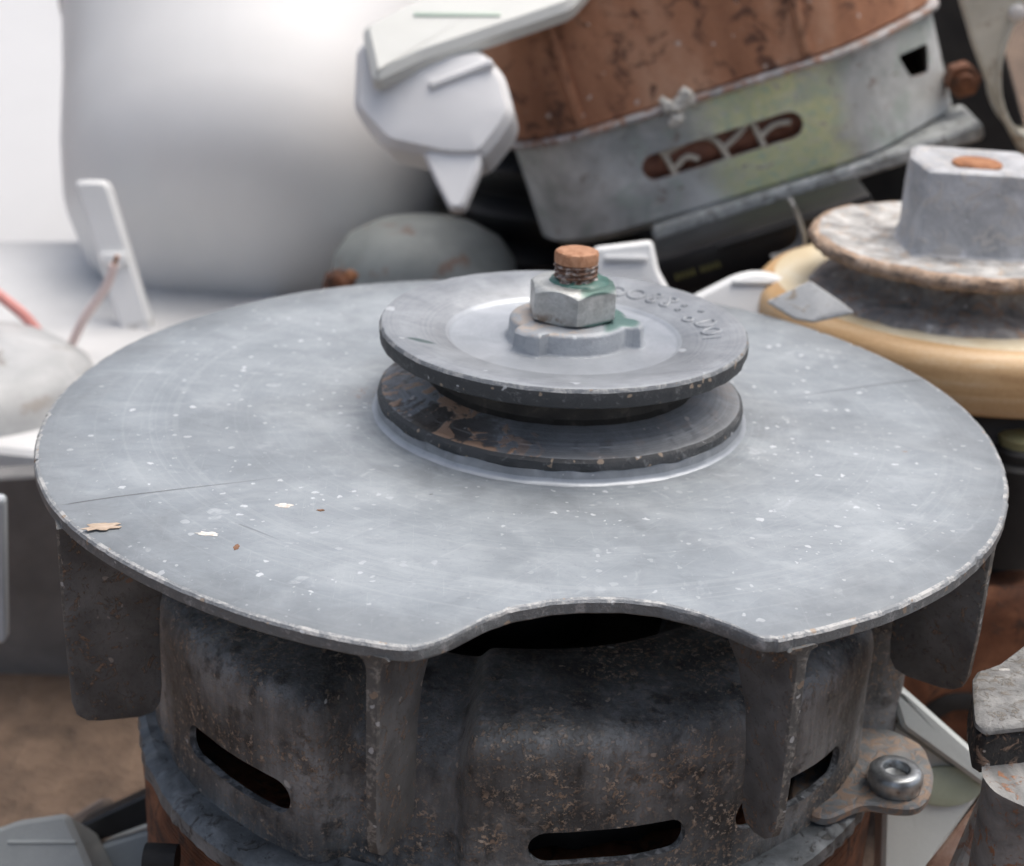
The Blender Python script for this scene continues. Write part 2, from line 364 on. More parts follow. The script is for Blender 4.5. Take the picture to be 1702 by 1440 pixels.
# --- fan disc with its scooped notch
rim = [(-150.2, 88.6), (-144.7, 88.8), (-132.1, 87.5), (-123.1, 87.5), (-116.7, 87.7), (-111.1, 88.2), (-105.7, 88.0), (-23.1, 87.8), (-28.4, 88.3), (-36.2, 88.3), (-43.6, 88.3), (-49.9, 88.3),
       (-56.1, 87.7), (-61.6, 87.3), (-166.3, 88.1), (-156.7, 88.6), (-171.6, 87.7), (-178.7, 87.7), (172.7, 87.5), (162.9, 87.5), (146.9, 87.5), (125.4, 88), (100, 88), (75, 88), (53.2, 88.3), (37.6, 87.8), (20.9, 87.9), (4.7, 87.7), (-4.8, 87.3)]
notch = [(-101.5, 87.9), (-99.6, 87.6), (-98.6, 86.3), (-96.8, 83.6), (-95.6, 81.0), (-93.4, 76.8), (-90.8, 73.9), (-86.5, 71.4), (-82.1, 70.6), (-77.6, 71.1), (-73.6, 73.2), (-70.3, 77.0), (-67.8, 82.0), (-66.4, 86.6), (-65.2, 87.0)]
N = 1440; th = np.arange(N) * 360.0 / N - 180
def ptable(tb, s):
    tb = sorted(tb); a = np.array([q[0] for q in tb]); r = np.array([q[1] for q in tb])
    R = np.interp(th, a, r, period=360); k = int(4 * s / .25) | 1; x = (np.arange(k) - k // 2) * .25; w_ = np.exp(-x * x / (2 * s * s)); w_ /= w_.sum()
    return np.convolve(np.concatenate([R[-k:], R, R[:k]]), w_, 'same')[k:-k]
Rr = ptable(rim, 6.0); Rn = ptable(rim + notch, .45)
inn = (th > -102) & (th < -65); RO = np.where(inn, Rn, Rr)
RO = RO + np.array([mnoise.noise(Vector((math.cos(math.radians(t)) * 22, math.sin(math.radians(t)) * 22, 1.7))) * .10 for t in th])
chip = np.array([max(0, mnoise.noise(Vector((math.cos(math.radians(t)) * 60, math.sin(math.radians(t)) * 60, 5.2))) - .3) for t in th])
V = []; Fc = []; mi = []
tt = [.2, .3, .4, .5, .6, .7, .78, .85, .9, .94, .97, .995]
T = 2.5; rows = []
for t in tt: rows.append(('t', t))
rows += [('c', .85, -.05), ('c', .30, -.20), ('c', 0.0, -.60), ('c', .0, -T + .3), ('c', .3, -T), ('c', 8, -T), ('u', .2)]
m = len(rows)
for i in range(N):
    a = math.radians(th[i]); ca, sa = math.cos(a), math.sin(a); R = RO[i]
    for q in rows:
        if q[0] == 't':
            r = (R - 1.0) * q[1]; x, y = C[0] + r * ca, C[1] + r * sa
            edge = max(0.0, (q[1] * 88 - 76) / 12); z = mnoise.noise(Vector((x * .02, y * .02, .3))) * .25 - .35 * edge * edge
        elif q[0] == 'c':
            r = R - q[1] - (chip[i] * 1.1 if q[2] > -.9 else 0); x, y = C[0] + r * ca, C[1] + r * sa; z = q[2] - .3
        else:
            r = R * q[1]; x, y = C[0] + r * ca, C[1] + r * sa; z = -T
        V.append((x, y, z))
for i in range(N):
    k = (i + 1) % N
    for j in range(m - 1):
        Fc.append((i * m + j, k * m + j, k * m + j + 1, i * m + j + 1))
        mi.append(0 if j < 12 else (1 if j < 14 else 2))
fan = mesh('fan_disc', up(V), Fc, [M_DISC, M_EDGE, M_RIMSIDE], motor, 30, mi)
# --- nine vanes hanging under the disc
def vane(L, W, fz):
    prof = [(0, -2.2), (0, -3.3), (-.05, -5), (-.1, -20), (-.5, -.90 * L), (-1.2, -.965 * L), (-2.8, -L), (-5, -L - .4), (-W + 4, -L - .6), (-W + 1.6, -L), (-W + .4, -L + 1.8), (-W, -L + 5), (-W, -fz - 6), (-W - .3, -fz), (-W - 1.6, -fz * .72), (-W - 4.4, -fz * .49), (-W - 9, -fz * .32), (-W - 14.5, -4.6), (-W - 19, -3.6), (-W - 22, -2.2)]
    rings = []
    for t, ins in ((-1.0, .4), (-.75, 0), (.75, 0), (1.0, .4)):
        o = offset(prof, -ins)
        rings.append([(r, t * (1.0 + .12 * max(0, (z + 36) / 36) + (1.5 if z > -2.9 else (.45 if z > -4.4 else 0))), z + Z0) for r, z in o])
    return loft(rings)
def vane_mesh(*q):
    o = mesh('vane', *vane(*q), [M_BLADE, M_BLADE_EDGE], None, 50); me = o.data; bpy.data.objects.remove(o)
    for p in me.polygons:
        if p.normal.x > .55: p.material_index = 1
    return me
vm = vane_mesh(39.6, 15.4, 19)
for a, rv, yaw, q in ((-147.3, 88.7, -14, None), (-103.3, 88.0, -8, (37.6, 13.5, 20)), (-62.3, 88.0, 1, (37.0, 9.2, 25)), (-26.4, 87.5, -10, (32.0, 15, 19)), (12, 88, -12, None), (52, 88, -12, None), (92, 88, -12, None), (135, 88, -12, None), (172, 88, -12, None)):
    o = bpy.data.objects.new('vane', vane_mesh(*q) if q else vm); COL.objects.link(o); o.parent = fan
    o.location = ((C[0] + rv * math.cos(math.radians(a))) * MM, (C[1] + rv * math.sin(math.radians(a))) * MM, 0); o.rotation_euler = (0, 0, math.radians(a + yaw))
# --- pulley
def mat_pulley(name, cols, wear):
    g = G(name); n1 = g.noise(.12, 6, .65, .5); n2 = g.noise(1.1, 5, .7); r_ = g.v('LENGTH', g.v('MULTIPLY', g.P, (1, 1, 0)))
    swirl = g.n('ShaderNodeTexNoise'); cx = g.n('ShaderNodeCombineXYZ'); g.put(cx.inputs[0], g.f('MULTIPLY', r_, 2.2)); g.put(swirl.inputs['Vector'], cx.outputs[0]); swirl.inputs['Scale'].default_value = 1.0
    col = g.ramp(g.f('ADD', g.f('MULTIPLY', n1, .7), g.f('MULTIPLY', swirl.outputs[0], .3)), (.36, cols[0]), (.64, cols[1]))
    col = g.mix(g.f('MULTIPLY', g.step(n2, .55, .7), .25), col, cols[2])
    col = g.mix(g.f('MULTIPLY', g.specks(5.0, 1.0, 8), wear), col, (.62, .65, .68)); col = g.mix(g.f('MULTIPLY', g.specks(1.8, .3, 28), wear * .7), col, (.6, .62, .65))
    return g, col, n1, n2
g, col, n1, n2 = mat_pulley('pulley_alloy', [(.20, .215, .235), (.34, .36, .385), (.13, .135, .145)], .6)
gs = g.f('SUBTRACT', 1.0, g.step(g.v('LENGTH', g.v('MULTIPLY', g.v('SUBTRACT', g.P, tuple(onz(700, 563, 16.8) + [0, 0, Z0])), (.42, 1.0, 0))), .8, 1.25))
col = g.mix(g.f('MULTIPLY', gs, .8), col, (.035, .075, .07))
g.bump(g.f('ADD', g.f('MULTIPLY', n2, .6), n1), .18, .6); M_PUL = g.done(col, .45, .3)
g, col, n1, n2 = mat_pulley('machined_and_fillet_glint', [(.31, .335, .365), (.43, .455, .49), (.22, .23, .25)], .35)
g.bump(n2, .06, .5); M_PULIN = g.done(col, .38, .35)
def mat_groove():
    g = G('pulley_groove_dirty'); n1 = g.noise(.10, 6, .7, .6); n2 = g.noise(.9, 5, .7, .3); r_ = g.v('LENGTH', g.v('MULTIPLY', g.P, (1, 1, 0)))
    cx = g.n('ShaderNodeCombineXYZ'); g.put(cx.inputs[0], r_); sw = g.noise(1.6, 3, .7, vec=cx.outputs[0])
    col = g.ramp(g.f('ADD', g.f('MULTIPLY', sw, .55), g.f('MULTIPLY', n1, .45)), (.36, (.13, .138, .148)), (.64, (.30, .315, .335)))
    sx = g.n('ShaderNodeSeparateXYZ'); g.put(sx.inputs[0], g.P)
    left = g.step(g.f('MULTIPLY', sx.outputs[0], -1.0), -2, 22)          # mud caked on one side of the groove
    mud = g.f('MULTIPLY', left, g.step(g.noise(.11, 5, .65, .8, off=6), .47, .57))
    col = g.mix(g.f('MULTIPLY', mud, .9), col, (.06, .048, .038))
    tan = g.f('MULTIPLY', g.f('ADD', .1, left), g.step(g.noise(.16, 6, .62, .9, off=23), .55, .60))
    wn = g.n('ShaderNodeTexNoise'); g.put(wn.inputs['Vector'], g.P); wn.inputs['Scale'].default_value = .35; wn.inputs['Detail'].default_value = 4
    wp = g.v('ADD', g.P, g.v('MULTIPLY', g.v('SUBTRACT', wn.outputs['Color'], (.5, .5, .5)), (6, 6, 0)))
    for px_, py_, zz, rr in ((722, 648, 6.6, 1.5), (745, 664, 6.8, 1.7), (768, 680, 6.9, 1.4), (752, 738, 4.4, 1.8), (785, 742, 4.4, 2.0), (815, 747, 4.4, 1.6), (850, 753, 4.3, .9), (885, 758, 4.3, .8), (645, 655, 4.2, 1.3), (655, 672, 4.2, 1.2)):
        c_ = onz(px_, py_, zz); cake = g.f('SUBTRACT', 1.0, g.step(g.v('DISTANCE', g.v('MULTIPLY', wp, (1, 1, 0)), (float(c_[0]), float(c_[1]), 0)), rr * .75, rr * 1.25)); tan = g.f('MAXIMUM', tan, cake)
    col = g.mix(g.f('MINIMUM', tan, .95), col, (.42, .275, .19))
    col = g.mix(g.f('MULTIPLY', g.specks(2.6, .5, 14), .8), col, (.50, .46, .44))
    g.bump(g.f('ADD', g.f('MULTIPLY', sw, .6), g.f('ADD', g.f('MULTIPLY', tan, .8), n2)), .22, .8)
    return g.done(col, .5, .2)
M_GROOVE = mat_groove()
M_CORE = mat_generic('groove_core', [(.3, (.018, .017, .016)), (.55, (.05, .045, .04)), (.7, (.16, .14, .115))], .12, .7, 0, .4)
M_PULEDGE = mat_worn('pulley_edge_alloy', (.055, .058, .062), (.16, .165, .17), .60, .5)
# core and lower flange
def wob(amp, fr, zl):
    def f(r, z, a, j):
        k = mnoise.noise(Vector((math.cos(a) * fr, math.sin(a) * fr, j * .4))); return r + k * amp * .35, z + (k * amp if abs(z - zl) < .8 else 0)
    return f
prof = [(20, .2), (35.4, -.1), (34.95, .1), (34.65, .4), (34.45, .9), (34.3, 2.0), (34.2, 2.25), (34.35, 2.45), (34.2, 3.7), (33.6, 4.25), (32.6, 4.35), (30.6, 4.9), (30.4, 5.15), (28.2, 5.75), (27.9, 6.0), (25.2, 6.9), (24.2, 7.6), (23.8, 9.5), (24.2, 11.2), (26, 11.9), (32.8, 13.6), (24, 13.6)]
Vp, Fp = lathe(prof, 256, (0, 0, Z0), wob(.55, 9, 2.25)); m_ = len(prof)
mi = []
for i in range(256):
    for j in range(m_ - 1): mi.append(3 if j < 4 else (0 if j < 6 else (2 if j < 9 else (1 if j < 15 else 4))))  # base fillet takes the lighter alloy as a painted highlight
pulley = mesh('pulley', Vp, Fp, [M_PUL, M_GROOVE, M_PULEDGE, M_PULIN, M_CORE], motor, 40, mi)
prof = [(15, 12.6), (33.0, 13.2), (33.9, 13.7), (34.1, 14.6), (34.15, 16.4), (33.75, 17.05), (33.2, 17.2), (30, 16.8), (22.0, 15.2), (21.5, 14.75), (21.0, 14.45), (10, 14.3)]
Vp, Fp = lathe(prof, 256, (0, 0, Z0), lambda r, z, a, j: (r + (mnoise.noise(Vector((math.cos(a) * 16, math.sin(a) * 16, j * .2))) * .22 if 1 < j < 7 else 0), z)); m_ = len(prof)
mi = []
for i in range(256):
    for j in range(m_ - 1): mi.append(1 if j < 4 else (2 if j < 5 else (0 if j < 8 else 3)))
mesh('upper_flange', Vp, Fp, [M_PUL, M_PULEDGE, M_EDGE, M_PULIN], pulley, 35, mi)
# cast marks on the upper flange: worn ring-shaped characters
def mark(r, ang, w_, h_, kind):
    a = math.radians(ang); zc = 16.72 - (30 - r) * .2 + Z0
    P = []
    if kind == 'o': w_ *= 1.15; path = [(math.cos(t) * w_, math.sin(t) * h_) for t in np.linspace(0, 2 * math.pi, 25)]
    elif kind == '8': path = [(math.sin(2 * t) * w_ * .8, math.cos(t) * h_) for t in np.linspace(0, 2 * math.pi, 33)]
    elif kind == 'd': path = [(-w_, h_), (-w_, -h_), (0, -h_), (w_ * .8, -h_ * .6), (w_, 0), (w_ * .8, h_ * .6), (0, h_), (-w_, h_)]
    elif kind == '.': path = [(math.cos(t) * .35, math.sin(t) * .35) for t in np.linspace(0, 2 * math.pi, 9)]
    else: path = [(0, -h_), (0, h_)]
    for u, v in path:
        rr = r + v; aa = a - u / r; P.append((rr * math.cos(aa), rr * math.sin(aa), zc + (rr - r) * .2))
    return tube(P, .40, 8)
marks = [(26.6, 66, 1.5, 1.7, 'o'), (27, 57, 1.5, 1.7, 'o'), (27.4, 48.5, 1.1, 1.9, '8'), (27.6, 41, 1.1, 1.9, '8'), (28.6, 34, .4, .4, '.'), (26.6, 33, .4, .4, '.'), (29.4, 25, .5, .5, '.'), (25.6, 21, .9, .9, 'o'), (27.6, 12, 1.4, 1.8, 'd'), (27.6, 3, 1.3, 1.7, 'o'), (27.4, -4.5, 0, 1.6, 'i')]
for q in marks: mesh('cast_mark', *mark(*q), M_PUL, pulley, 60)
# lobed boss under the nut
bx = 1.0
def boss_r(a):
    r = 11.2
    for c_, wd, h_ in ((-12, 11, 2.6), (-128, 15, 2.2), (110, 12, 2.2)):
        d = (math.degrees(a) - c_ + 180) % 360 - 180; r += h_ / (1 + math.exp((abs(d) - wd) / .8))
    return r
prof = [(1.12, 14.1), (1.045, 14.4), (1.015, 14.9), (1.0, 17.7), (.955, 18.3), (.86, 18.55), (.3, 18.6)]
V = []; Fc = []; n_ = 160
for i in range(n_):
    a = 2 * math.pi * i / n_; br = boss_r(a)
    for k, z in prof: V.append((bx + br * k * math.cos(a), .5 + br * k * math.sin(a), z + Z0))
for i in range(n_):
    k = (i + 1) % n_
    for j in range(len(prof) - 1): Fc.append((i * len(prof) + j, k * len(prof) + j, k * len(prof) + j + 1, i * len(prof) + j + 1))
V, Fc = capped(jit(V, .07, .5), Fc, n_, len(prof))
g, col, n1, n2 = mat_pulley('boss_alloy', [(.25, .27, .295), (.36, .385, .415), (.15, .15, .16)], .4)
sz = g.n('ShaderNodeSeparateXYZ'); g.put(sz.inputs[0], g.P)
tp = g.f('MULTIPLY', g.step(sz.outputs[2], Z0 + 17.7, Z0 + 18.3), g.step(g.noise(.35, 5, .7, .5, off=5), .44, .56))
tp = g.f('MULTIPLY', tp, g.step(g.f('MULTIPLY', sz.outputs[0], -1.0), -6, 0))
col = g.mix(g.f('MULTIPLY', tp, .85), col, (.42, .36, .31))
gr = g.f('MULTIPLY', g.step(sz.outputs[2], Z0 + 18.2, Z0 + 18.5), g.step(sz.outputs[0], 6.5, 8.0)); col = g.mix(g.f('MULTIPLY', gr, .8), col, (.03, .12, .10))
g.bump(g.f('ADD', n1, n2), .2, .7); M_BOSS = g.done(col, .5, .25)
mesh('boss', V, Fc, M_BOSS, pulley, 40)
# hex nut
def hexnut(cx, cy, z0, z1, af, rot, hole, crown=1.0):
    V = []; Fc = []; n_ = 72; rc = af / 2
    def hr(a):
        b = (a - rot) % (math.pi / 3) - math.pi / 6; return rc / math.cos(b)
    lev = [(0, z0, hole), (0, z0, rc * .98), (0, z0 + .25, None), (1, None, None), (2, None, None), (0, z1 - .02, rc * .93), (0, z1, rc * .88), (0, z1, hole)]
    for i in range(n_):
        a = 2 * math.pi * i / n_; R = hr(a); drop = (R - rc) * .75 * crown
        pr = [(hole, z0), (rc * .97, z0), (R * .995, z0 + .3 + drop * .4), (R, z0 + .6 + drop * .4), (R, z1 - .35 - drop), (R * .985, z1 - .15 - drop), (rc * .93, z1 - .02), (rc * .88, z1), (hole, z1)]
        for r, z in pr: V.append((cx + r * math.cos(a), cy + r * math.sin(a), z))
    k_ = len(pr)
    for i in range(n_):
        k = (i + 1) % n_
        for j in range(k_ - 1): Fc.append((i * k_ + j, k * k_ + j, k * k_ + j + 1, i * k_ + j + 1))
    return V, Fc
g = G('nut_zinc'); n1 = g.noise(.35, 6, .7, .5); n2 = g.noise(1.8, 5, .7); sz = g.n('ShaderNodeSeparateXYZ'); g.put(sz.inputs[0], g.P)
col = g.ramp(n1, (.35, (.34, .355, .35)), (.65, (.52, .535, .53)))
col = g.mix(g.f('MULTIPLY', g.step(n2, .55, .68), .35), col, (.13, .12, .105))
low = g.f('SUBTRACT', 1.0, g.step(sz.outputs[2], Z0 + 19, Z0 + 21.6)); lf = g.step(g.f('MULTIPLY', sz.outputs[0], -1.0), -3, 3)
dm = g.f('MULTIPLY', g.f('MULTIPLY', low, lf), g.step(g.noise(.5, 5, .7, .4, off=9), .42, .55)); col = g.mix(g.f('MULTIPLY', dm, .85), col, (.20, .145, .10))
gm = g.f('MULTIPLY', g.step(sz.outputs[2], Z0 + 24.1, Z0 + 24.9), g.step(g.f('ADD', sz.outputs[0], g.f('MULTIPLY', n1, 4)), 3.8, 5.2)); col = g.mix(g.f('MULTIPLY', gm, .85), col, (.045, .125, .10))
gm2 = g.f('MULTIPLY', g.f('SUBTRACT', 1.0, g.step(sz.outputs[2], Z0 + 19.0, Z0 + 19.6)), g.step(sz.outputs[0], 2.5, 4)); col = g.mix(g.f('MULTIPLY', gm2, .85), col, (.03, .13, .105))
g.bump(g.f('ADD', n1, n2), .15, .7); M_NUT = g.done(col, .42, .45)
NX, NY = 1.3, .6
mesh('hex_nut', *(lambda q: (up(q[0]), q[1]))(hexnut(NX, NY, 18.6, 25.2, 15.0, math.radians(-84), 4.0)), M_NUT, motor, 30)
mesh('thread_locker', *(lambda q: (jit(q[0], .35, .8, 3), q[1]))(clathe([(2.0, 25.0), (5.6, 25.1), (5.3, 25.5), (4.2, 25.9), (2.0, 26.0)], 40, (NX + 1.1, NY + .6, Z0))), mat_generic('green_thread_locker', [(.3, (.025, .08, .066)), (.55, (.055, .15, .125)), (.7, (.27, .33, .31))], .5, .4, 0, .15), motor, 60)
# threaded stud
prof = [(3.9, 19)]; z = 25.0
while z < 28.5:
    prof += [(3.55, z), (4.05, z + .32), (4.05, z + .5), (3.55, z + .82)]; z += .95
prof += [(3.8, 28.75), (4.02, 29.0), (4.02, 30.5), (3.8, 30.95), (3.3, 31.12), (1.6, 31.2)]
Vp, Fp = clathe(prof, 56, (NX + .35, NY, Z0), lambda r, z, a, j: (r + mnoise.noise(Vector((math.cos(a) * 3, math.sin(a) * 3, z * .9))) * .22, z + .475 * (a / math.pi - 1) * (1 if 1 <= j < len(prof) - 6 else 0)))
g = G('stud_steel'); n1 = g.noise(.5, 5, .7, .4); sz = g.n('ShaderNodeSeparateXYZ'); g.put(sz.inputs[0], g.P)
thr = g.mix(g.step(g.noise(.7, 4, .7, off=4), .45, .58), (.16, .085, .055), (.45, .41, .385))
cap = g.ramp(n1, (.35, (.30, .135, .065)), (.65, (.50, .27, .16)))
col = g.mix(g.step(sz.outputs[2], Z0 + 28.6, Z0 + 29.0), thr, cap); g.bump(n1, .2, .7); M_STUD = g.done(col, .65, .1)
mesh('threaded_stud', Vp, Fp, M_STUD, motor, 40)
# --- stamped end bell with raised lobes
def lobe(t):
    v = 0.0
    for a, b, amp in ((-186, -115, 1), (-96.5, -21, 1), (-15, 40, 2.2), (60, 100, 1), (120, 160, 1)):
        d0 = (t - a + 180) % 360 - 180; span = b - a
        m1 = 1 / (1 + math.exp(-d0 / .55)); d1 = (b - t + 180) % 360 - 180; m2 = 1 / (1 + math.exp(-d1 / .55)); v = max(v, m1 * m2 * amp)
    return v
def resamp(p, k):
    p = np.array(p, float); d = np.r_[0, np.cumsum(np.hypot(*np.diff(p, axis=0).T))]; s = np.linspace(0, d[-1], k); return np.c_[np.interp(s, d, p[:, 0]), np.interp(s, d, p[:, 1])]
K = 60
pl = resamp([(69.8, -56.5), (69.6, -30), (69.4, -28.0), (68.8, -26.5), (67.6, -25.4), (65.8, -24.7), (60, -23.9), (54, -23.2), (48, -22.8), (45.5, -23.2), (44, -25), (43, -30), (42.5, -38), (30, -39)], K)
pd = resamp([(65.4, -56.5), (65.0, -42), (64.2, -37), (62.6, -33.6), (60, -31), (57, -29), (53, -27.2), (49, -26), (46, -25.4), (44.2, -26), (43.2, -28), (42.8, -32), (42.5, -38), (30, -39)], K)
n_ = 720; V = []; Fc = []
for i in range(n_):
    t = -180 + 360 * i / n_; a = math.radians(t); l = lobe(t); p = pl * l + pd * (1 - l)
    q = p[::-1] - np.array([[1.3, 1.3]]) * np.linspace(1, 1, K)[:, None]; q[-1, 1] = p[0, 1]
    for r, z in np.vstack([p, q]):
        dz = mnoise.noise(Vector((math.cos(a) * r * .12, math.sin(a) * r * .12, z * .12))) * .35
        V.append((C[0] + (r + dz) * math.cos(a), C[1] + (r + dz) * math.sin(a), z))
k2 = 2 * K
for i in range(n_):
    k = (i + 1) % n_
    for j in range(k2):
        q = (j + 1) % k2; Fc.append((i * k2 + j, k * k2 + j, k * k2 + q, i * k2 + q))
M_CUT = mat_worn('slot_cut_edge', (.10, .105, .11), (.30, .31, .32), .5, .5)
bell = mesh('end_bell', up(V), Fc, [M_BELL, M_CUT], motor, 35)
cut = []
for c_, hw in ((-132, 11.2), (-76.6, 10.8), (-46, 11.8), (35, 11), (107, 11), (170, 11)):
    P2 = []
    hh = 3.15; R0 = 69.5; half = math.radians(hw) * R0 - hh
    for k in range(13): b = -math.pi / 2 + math.pi * k / 12; P2.append((half + hh * math.cos(b), hh * math.sin(b)))
    for k in range(13): b = math.pi / 2 + math.pi * k / 12; P2.append((-half + hh * math.cos(b), hh * math.sin(b)))
    rings = []
    for rr in (60, 76):
        ring = []
        for u, v in P2:
            a = math.radians(c_) + u / R0; ring.append((C[0] + rr * math.cos(a), C[1] + rr * math.sin(a), -45.4 + v + .25 * mnoise.noise(Vector((u * .5, v * .5, c_))) + Z0))
        rings.append(ring)
    cv, cf = loft(rings); cut.append(mesh('cutter', cv, cf, M_CUT, None, 0))
# the bell's parent chain must be evaluated before the boolean
for c_ in cut: c_.parent = motor
bpy.context.view_layer.update()
boolean_cut(bell, cut)
# rolled rim of the bell
M_RIMST = mat_generic('rim_steel', [(.32, (.08, .087, .092)), (.5, (.165, .18, .19)), (.68, (.29, .305, .315))], .12, .5, .3, .35, dirt=(.05, .046, .042), dirt_amt=.35, stretch=(1, 1, 1))
def rimf(r, z, a, j):
    k = mnoise.noise(Vector((math.cos(a) * 30, math.sin(a) * 30, 1.0))); k2 = mnoise.noise(Vector((math.cos(a) * 5, math.sin(a) * 5, 3.0)))
    dg = (math.degrees(a) + 180) % 360 - 180; rb = np.interp(dg, [-180, -161, -143, -124, -90, -46, -30, 0, 180], [72.8, 73.2, 75.2, 76.6, 76.6, 75.2, 74, 73, 72.8])
    if j in (3, 4, 5, 6): r += .55 * k + .3 * k2 + rb - 76.5
    if j in (2, 3, 4): z += .55 * k
    return r, z
prof = [(66, -55.6), (70.3, -55.4), (72.4, -55.3), (75.2, -55.5), (76.4, -56.4), (76.5, -58.6), (75.3, -59.2), (66, -58.6)]
prof = [prof[0], prof[1], (71.8, -55.2), (74.6, -55.3), (76.3, -56.2), (76.5, -58.8), (75.2, -59.3), (66, -58.7)]
Vp, Fp = lathe(prof, 720, (C[0], C[1], Z0), rimf)
mesh('bell_rim', Vp, Fp, M_RIMST, bell, 40)
# mounting ear with its screw
ep = [(1370, 1362), (1440, 1332), (1490, 1342), (1528, 1342), (1549, 1318), (1553, 1283), (1535, 1236), (1470, 1206), (1330, 1215), (1310, 1330)]
e2 = roundpoly([tuple(onz(x, y, -53)[:2]) for x, y in ep], 2.5, 4)
M_EAR = mat_generic('ear_dusty_steel', [(.3, (.14, .15, .155)), (.7, (.30, .31, .315))], .15, .5, .3, .3, dirt=(.38, .265, .19), dirt_amt=.85)
ev, ef = slab(e2, -55.2, -53.0, .5); mesh('mounting_ear', up(ev), ef, M_EAR, bell, 40)
sc_ = onz(1489, 1287, -50.5)
prof = [(4.4, -53.2), (4.75, -52.8), (4.9, -51.2), (4.75, -50.0), (4.2, -49.3), (3.4, -49.05), (2.5, -49.15), (2.3, -49.4), (2.1, -50.6), (.5, -50.8)]
g = G('screw_steel'); n1 = g.noise(.6, 5, .6); col = g.ramp(n1, (.35, (.30, .32, .33)), (.65, (.48, .50, .51))); col = g.mix(g.f('MULTIPLY', g.specks(1.4, .4, 4), .5), col, (.2, .14, .1)); g.bump(n1, .06, .5); M_SCREW = g.done(col, .32, .75)
Vp, Fp = clathe(prof, 48, (sc_[0], sc_[1], Z0)); mesh('screw', Vp, Fp, M_SCREW, motor, 40)
# dark windings and rotor inside, rusty stator below, lower bell
Vp, Fp = clathe([(20, -42), (46, -42), (54, -44), (57.0, -47), (57.0, -55), (20, -55)], 96, (C[0], C[1], Z0), lambda r, z, a, j: (r + .8 * math.sin(a * 36) + .5 * mnoise.noise(Vector((a * 9, z, 0))), z))
mesh('winding', Vp, Fp, M_DARKVOID, motor, 50)
Vp, Fp = clathe([(16, -41), (16, -26), (12, -24), (12, -3), (5, -3)], 40, (C[0], C[1], Z0)); mesh('shaft_sleeve', Vp, Fp, M_DARKVOID, motor, 40)
prof = [(50, -59.4)]
for k in range(44):
    z = -59.4 - k * .95; prof += [(72.5, z - .05), (72.5, z - .75), (72.05, z - .85)]
prof += [(50, -101.3)]
Vp, Fp = clathe(prof, 128, (C[0], C[1], Z0), lambda r, z, a, j: (r + (.25 * mnoise.noise(Vector((math.cos(a) * 2, math.sin(a) * 2, z * .7))) if r > 60 else 0), z))
mesh('stator', Vp, Fp, M_RUST, motor, 40)
Vp, Fp = clathe([(60, -101.5), (74, -101.5), (74, -103), (69, -104), (68, -120), (60, -126), (30, -126)], 96, (C[0], C[1], Z0)); mesh('lower_bell', Vp, Fp, M_BELL, motor, 40)
# stator screws seen beside the rust at the lower left
p = onz(270, 1425, -66); Vp, Fp = clathe([(3, 8), (3, -8), (2, -8.5)], 20, (0, 0, 0)); sb = mesh('stator_bolt', [(q[2] * .35 + p[0], q[1] + p[1] - 1, q[0] + p[2] + Z0) for q in Vp], Fp, M_DARKVOID, motor, 40)

# ------------------------------------------------------------------ flakes lying on the disc
def flake(px, py, sx, sy, rot, mat, label, seed):
    p = onz(px, py, .1); r_ = random.Random(seed); n_ = 19
    o = []
    for k in range(n_):
        a = 2 * math.pi * k / n_; rr = r_.uniform(.55, 1.1); x, y = math.cos(a) * sx * rr, math.sin(a) * sy * rr
        c_, s_ = math.cos(rot), math.sin(rot); o.append((x * c_ - y * s_, x * s_ + y * c_))
    i = [(x * .55, y * .55) for x, y in o]
    V, Fc = loft([[(x, y, 0) for x, y in o], [(x, y, .06 + .05 * r_.random()) for x, y in o], [(x, y, .12 + .15 * r_.random()) for x, y in i]])
    ob = mesh('dirt_flake', V, Fc, mat, None, 50); ob.location = Vector(p) * MM
    finish(ob, label, 'flake', 'flakes of dirt on the fan disc')
M_TAN = mat_generic('tan_flake', [(.3, (.34, .25, .18)), (.7, (.56, .46, .37))], .5, .8, 0, .1)
M_WHITEFLAKE = mat_generic('white_flake', [(.3, (.35, .24, .17)), (.5, (.66, .62, .58)), (.7, (.8, .8, .8))], .5, .7, 0, .1)
M_BROWNF = mat_generic('brown_flake', [(.3, (.13, .06, .03)), (.7, (.28, .15, .09))], .5, .8, 0, .1)
flake(168, 876, 3.2, 1.6, .3, M_TAN, 'largest tan flake at the left rim of the grey disc', 1)
flake(471, 841, 1.6, .9, .1, M_WHITEFLAKE, 'white and brown chip on the left half of the grey disc', 2)
flake(346, 888, 2.0, .9, -.1, M_WHITEFLAKE, 'pale flat chip near the front left rim of the grey disc', 3)
flake(393, 910, .6, 1.1, -.3, M_BROWNF, 'small rust brown crumb near the front left rim', 4)
flake(533, 849, .7, .4, 0, M_BROWNF, 'tiny dark brown crumb right of the white and brown chip', 5)

# ================================================================== THINGS AROUND AND BEHIND
def frame(p, q, Y, tilt=0.0):
    """local axes at depth Y: u from pixel p to pixel q, n towards the viewer, v up"""
    a = ony(*p, Y); b = ony(*q, Y); u = (b - a) / np.linalg.norm(b - a); n = np.array([0, -math.cos(tilt), math.sin(tilt)]); n -= u * (n @ u); n /= np.linalg.norm(n); v = np.cross(n, u)
    def loc(x, y):
        d = ray(x, y); t = ((a - CAM) @ n) / (d @ n); P = CAM + t * d - a; return np.array([P @ u, P @ v])
    return a, (u, v, n), loc
# ---------------- tilted motor with galvanised bell and rusty stator
a0, ax, loc = frame((990, 402), (1600, 215), 190)
mB = thing('electric_motor', 'tilted motor at the top with rusty brown body and green tinged zinc cover', 'motor', a0, ax)
uL = loc(955, 330)[0]; uR = loc(1432, 190)[0]; uE = loc(1600, 150)[0]
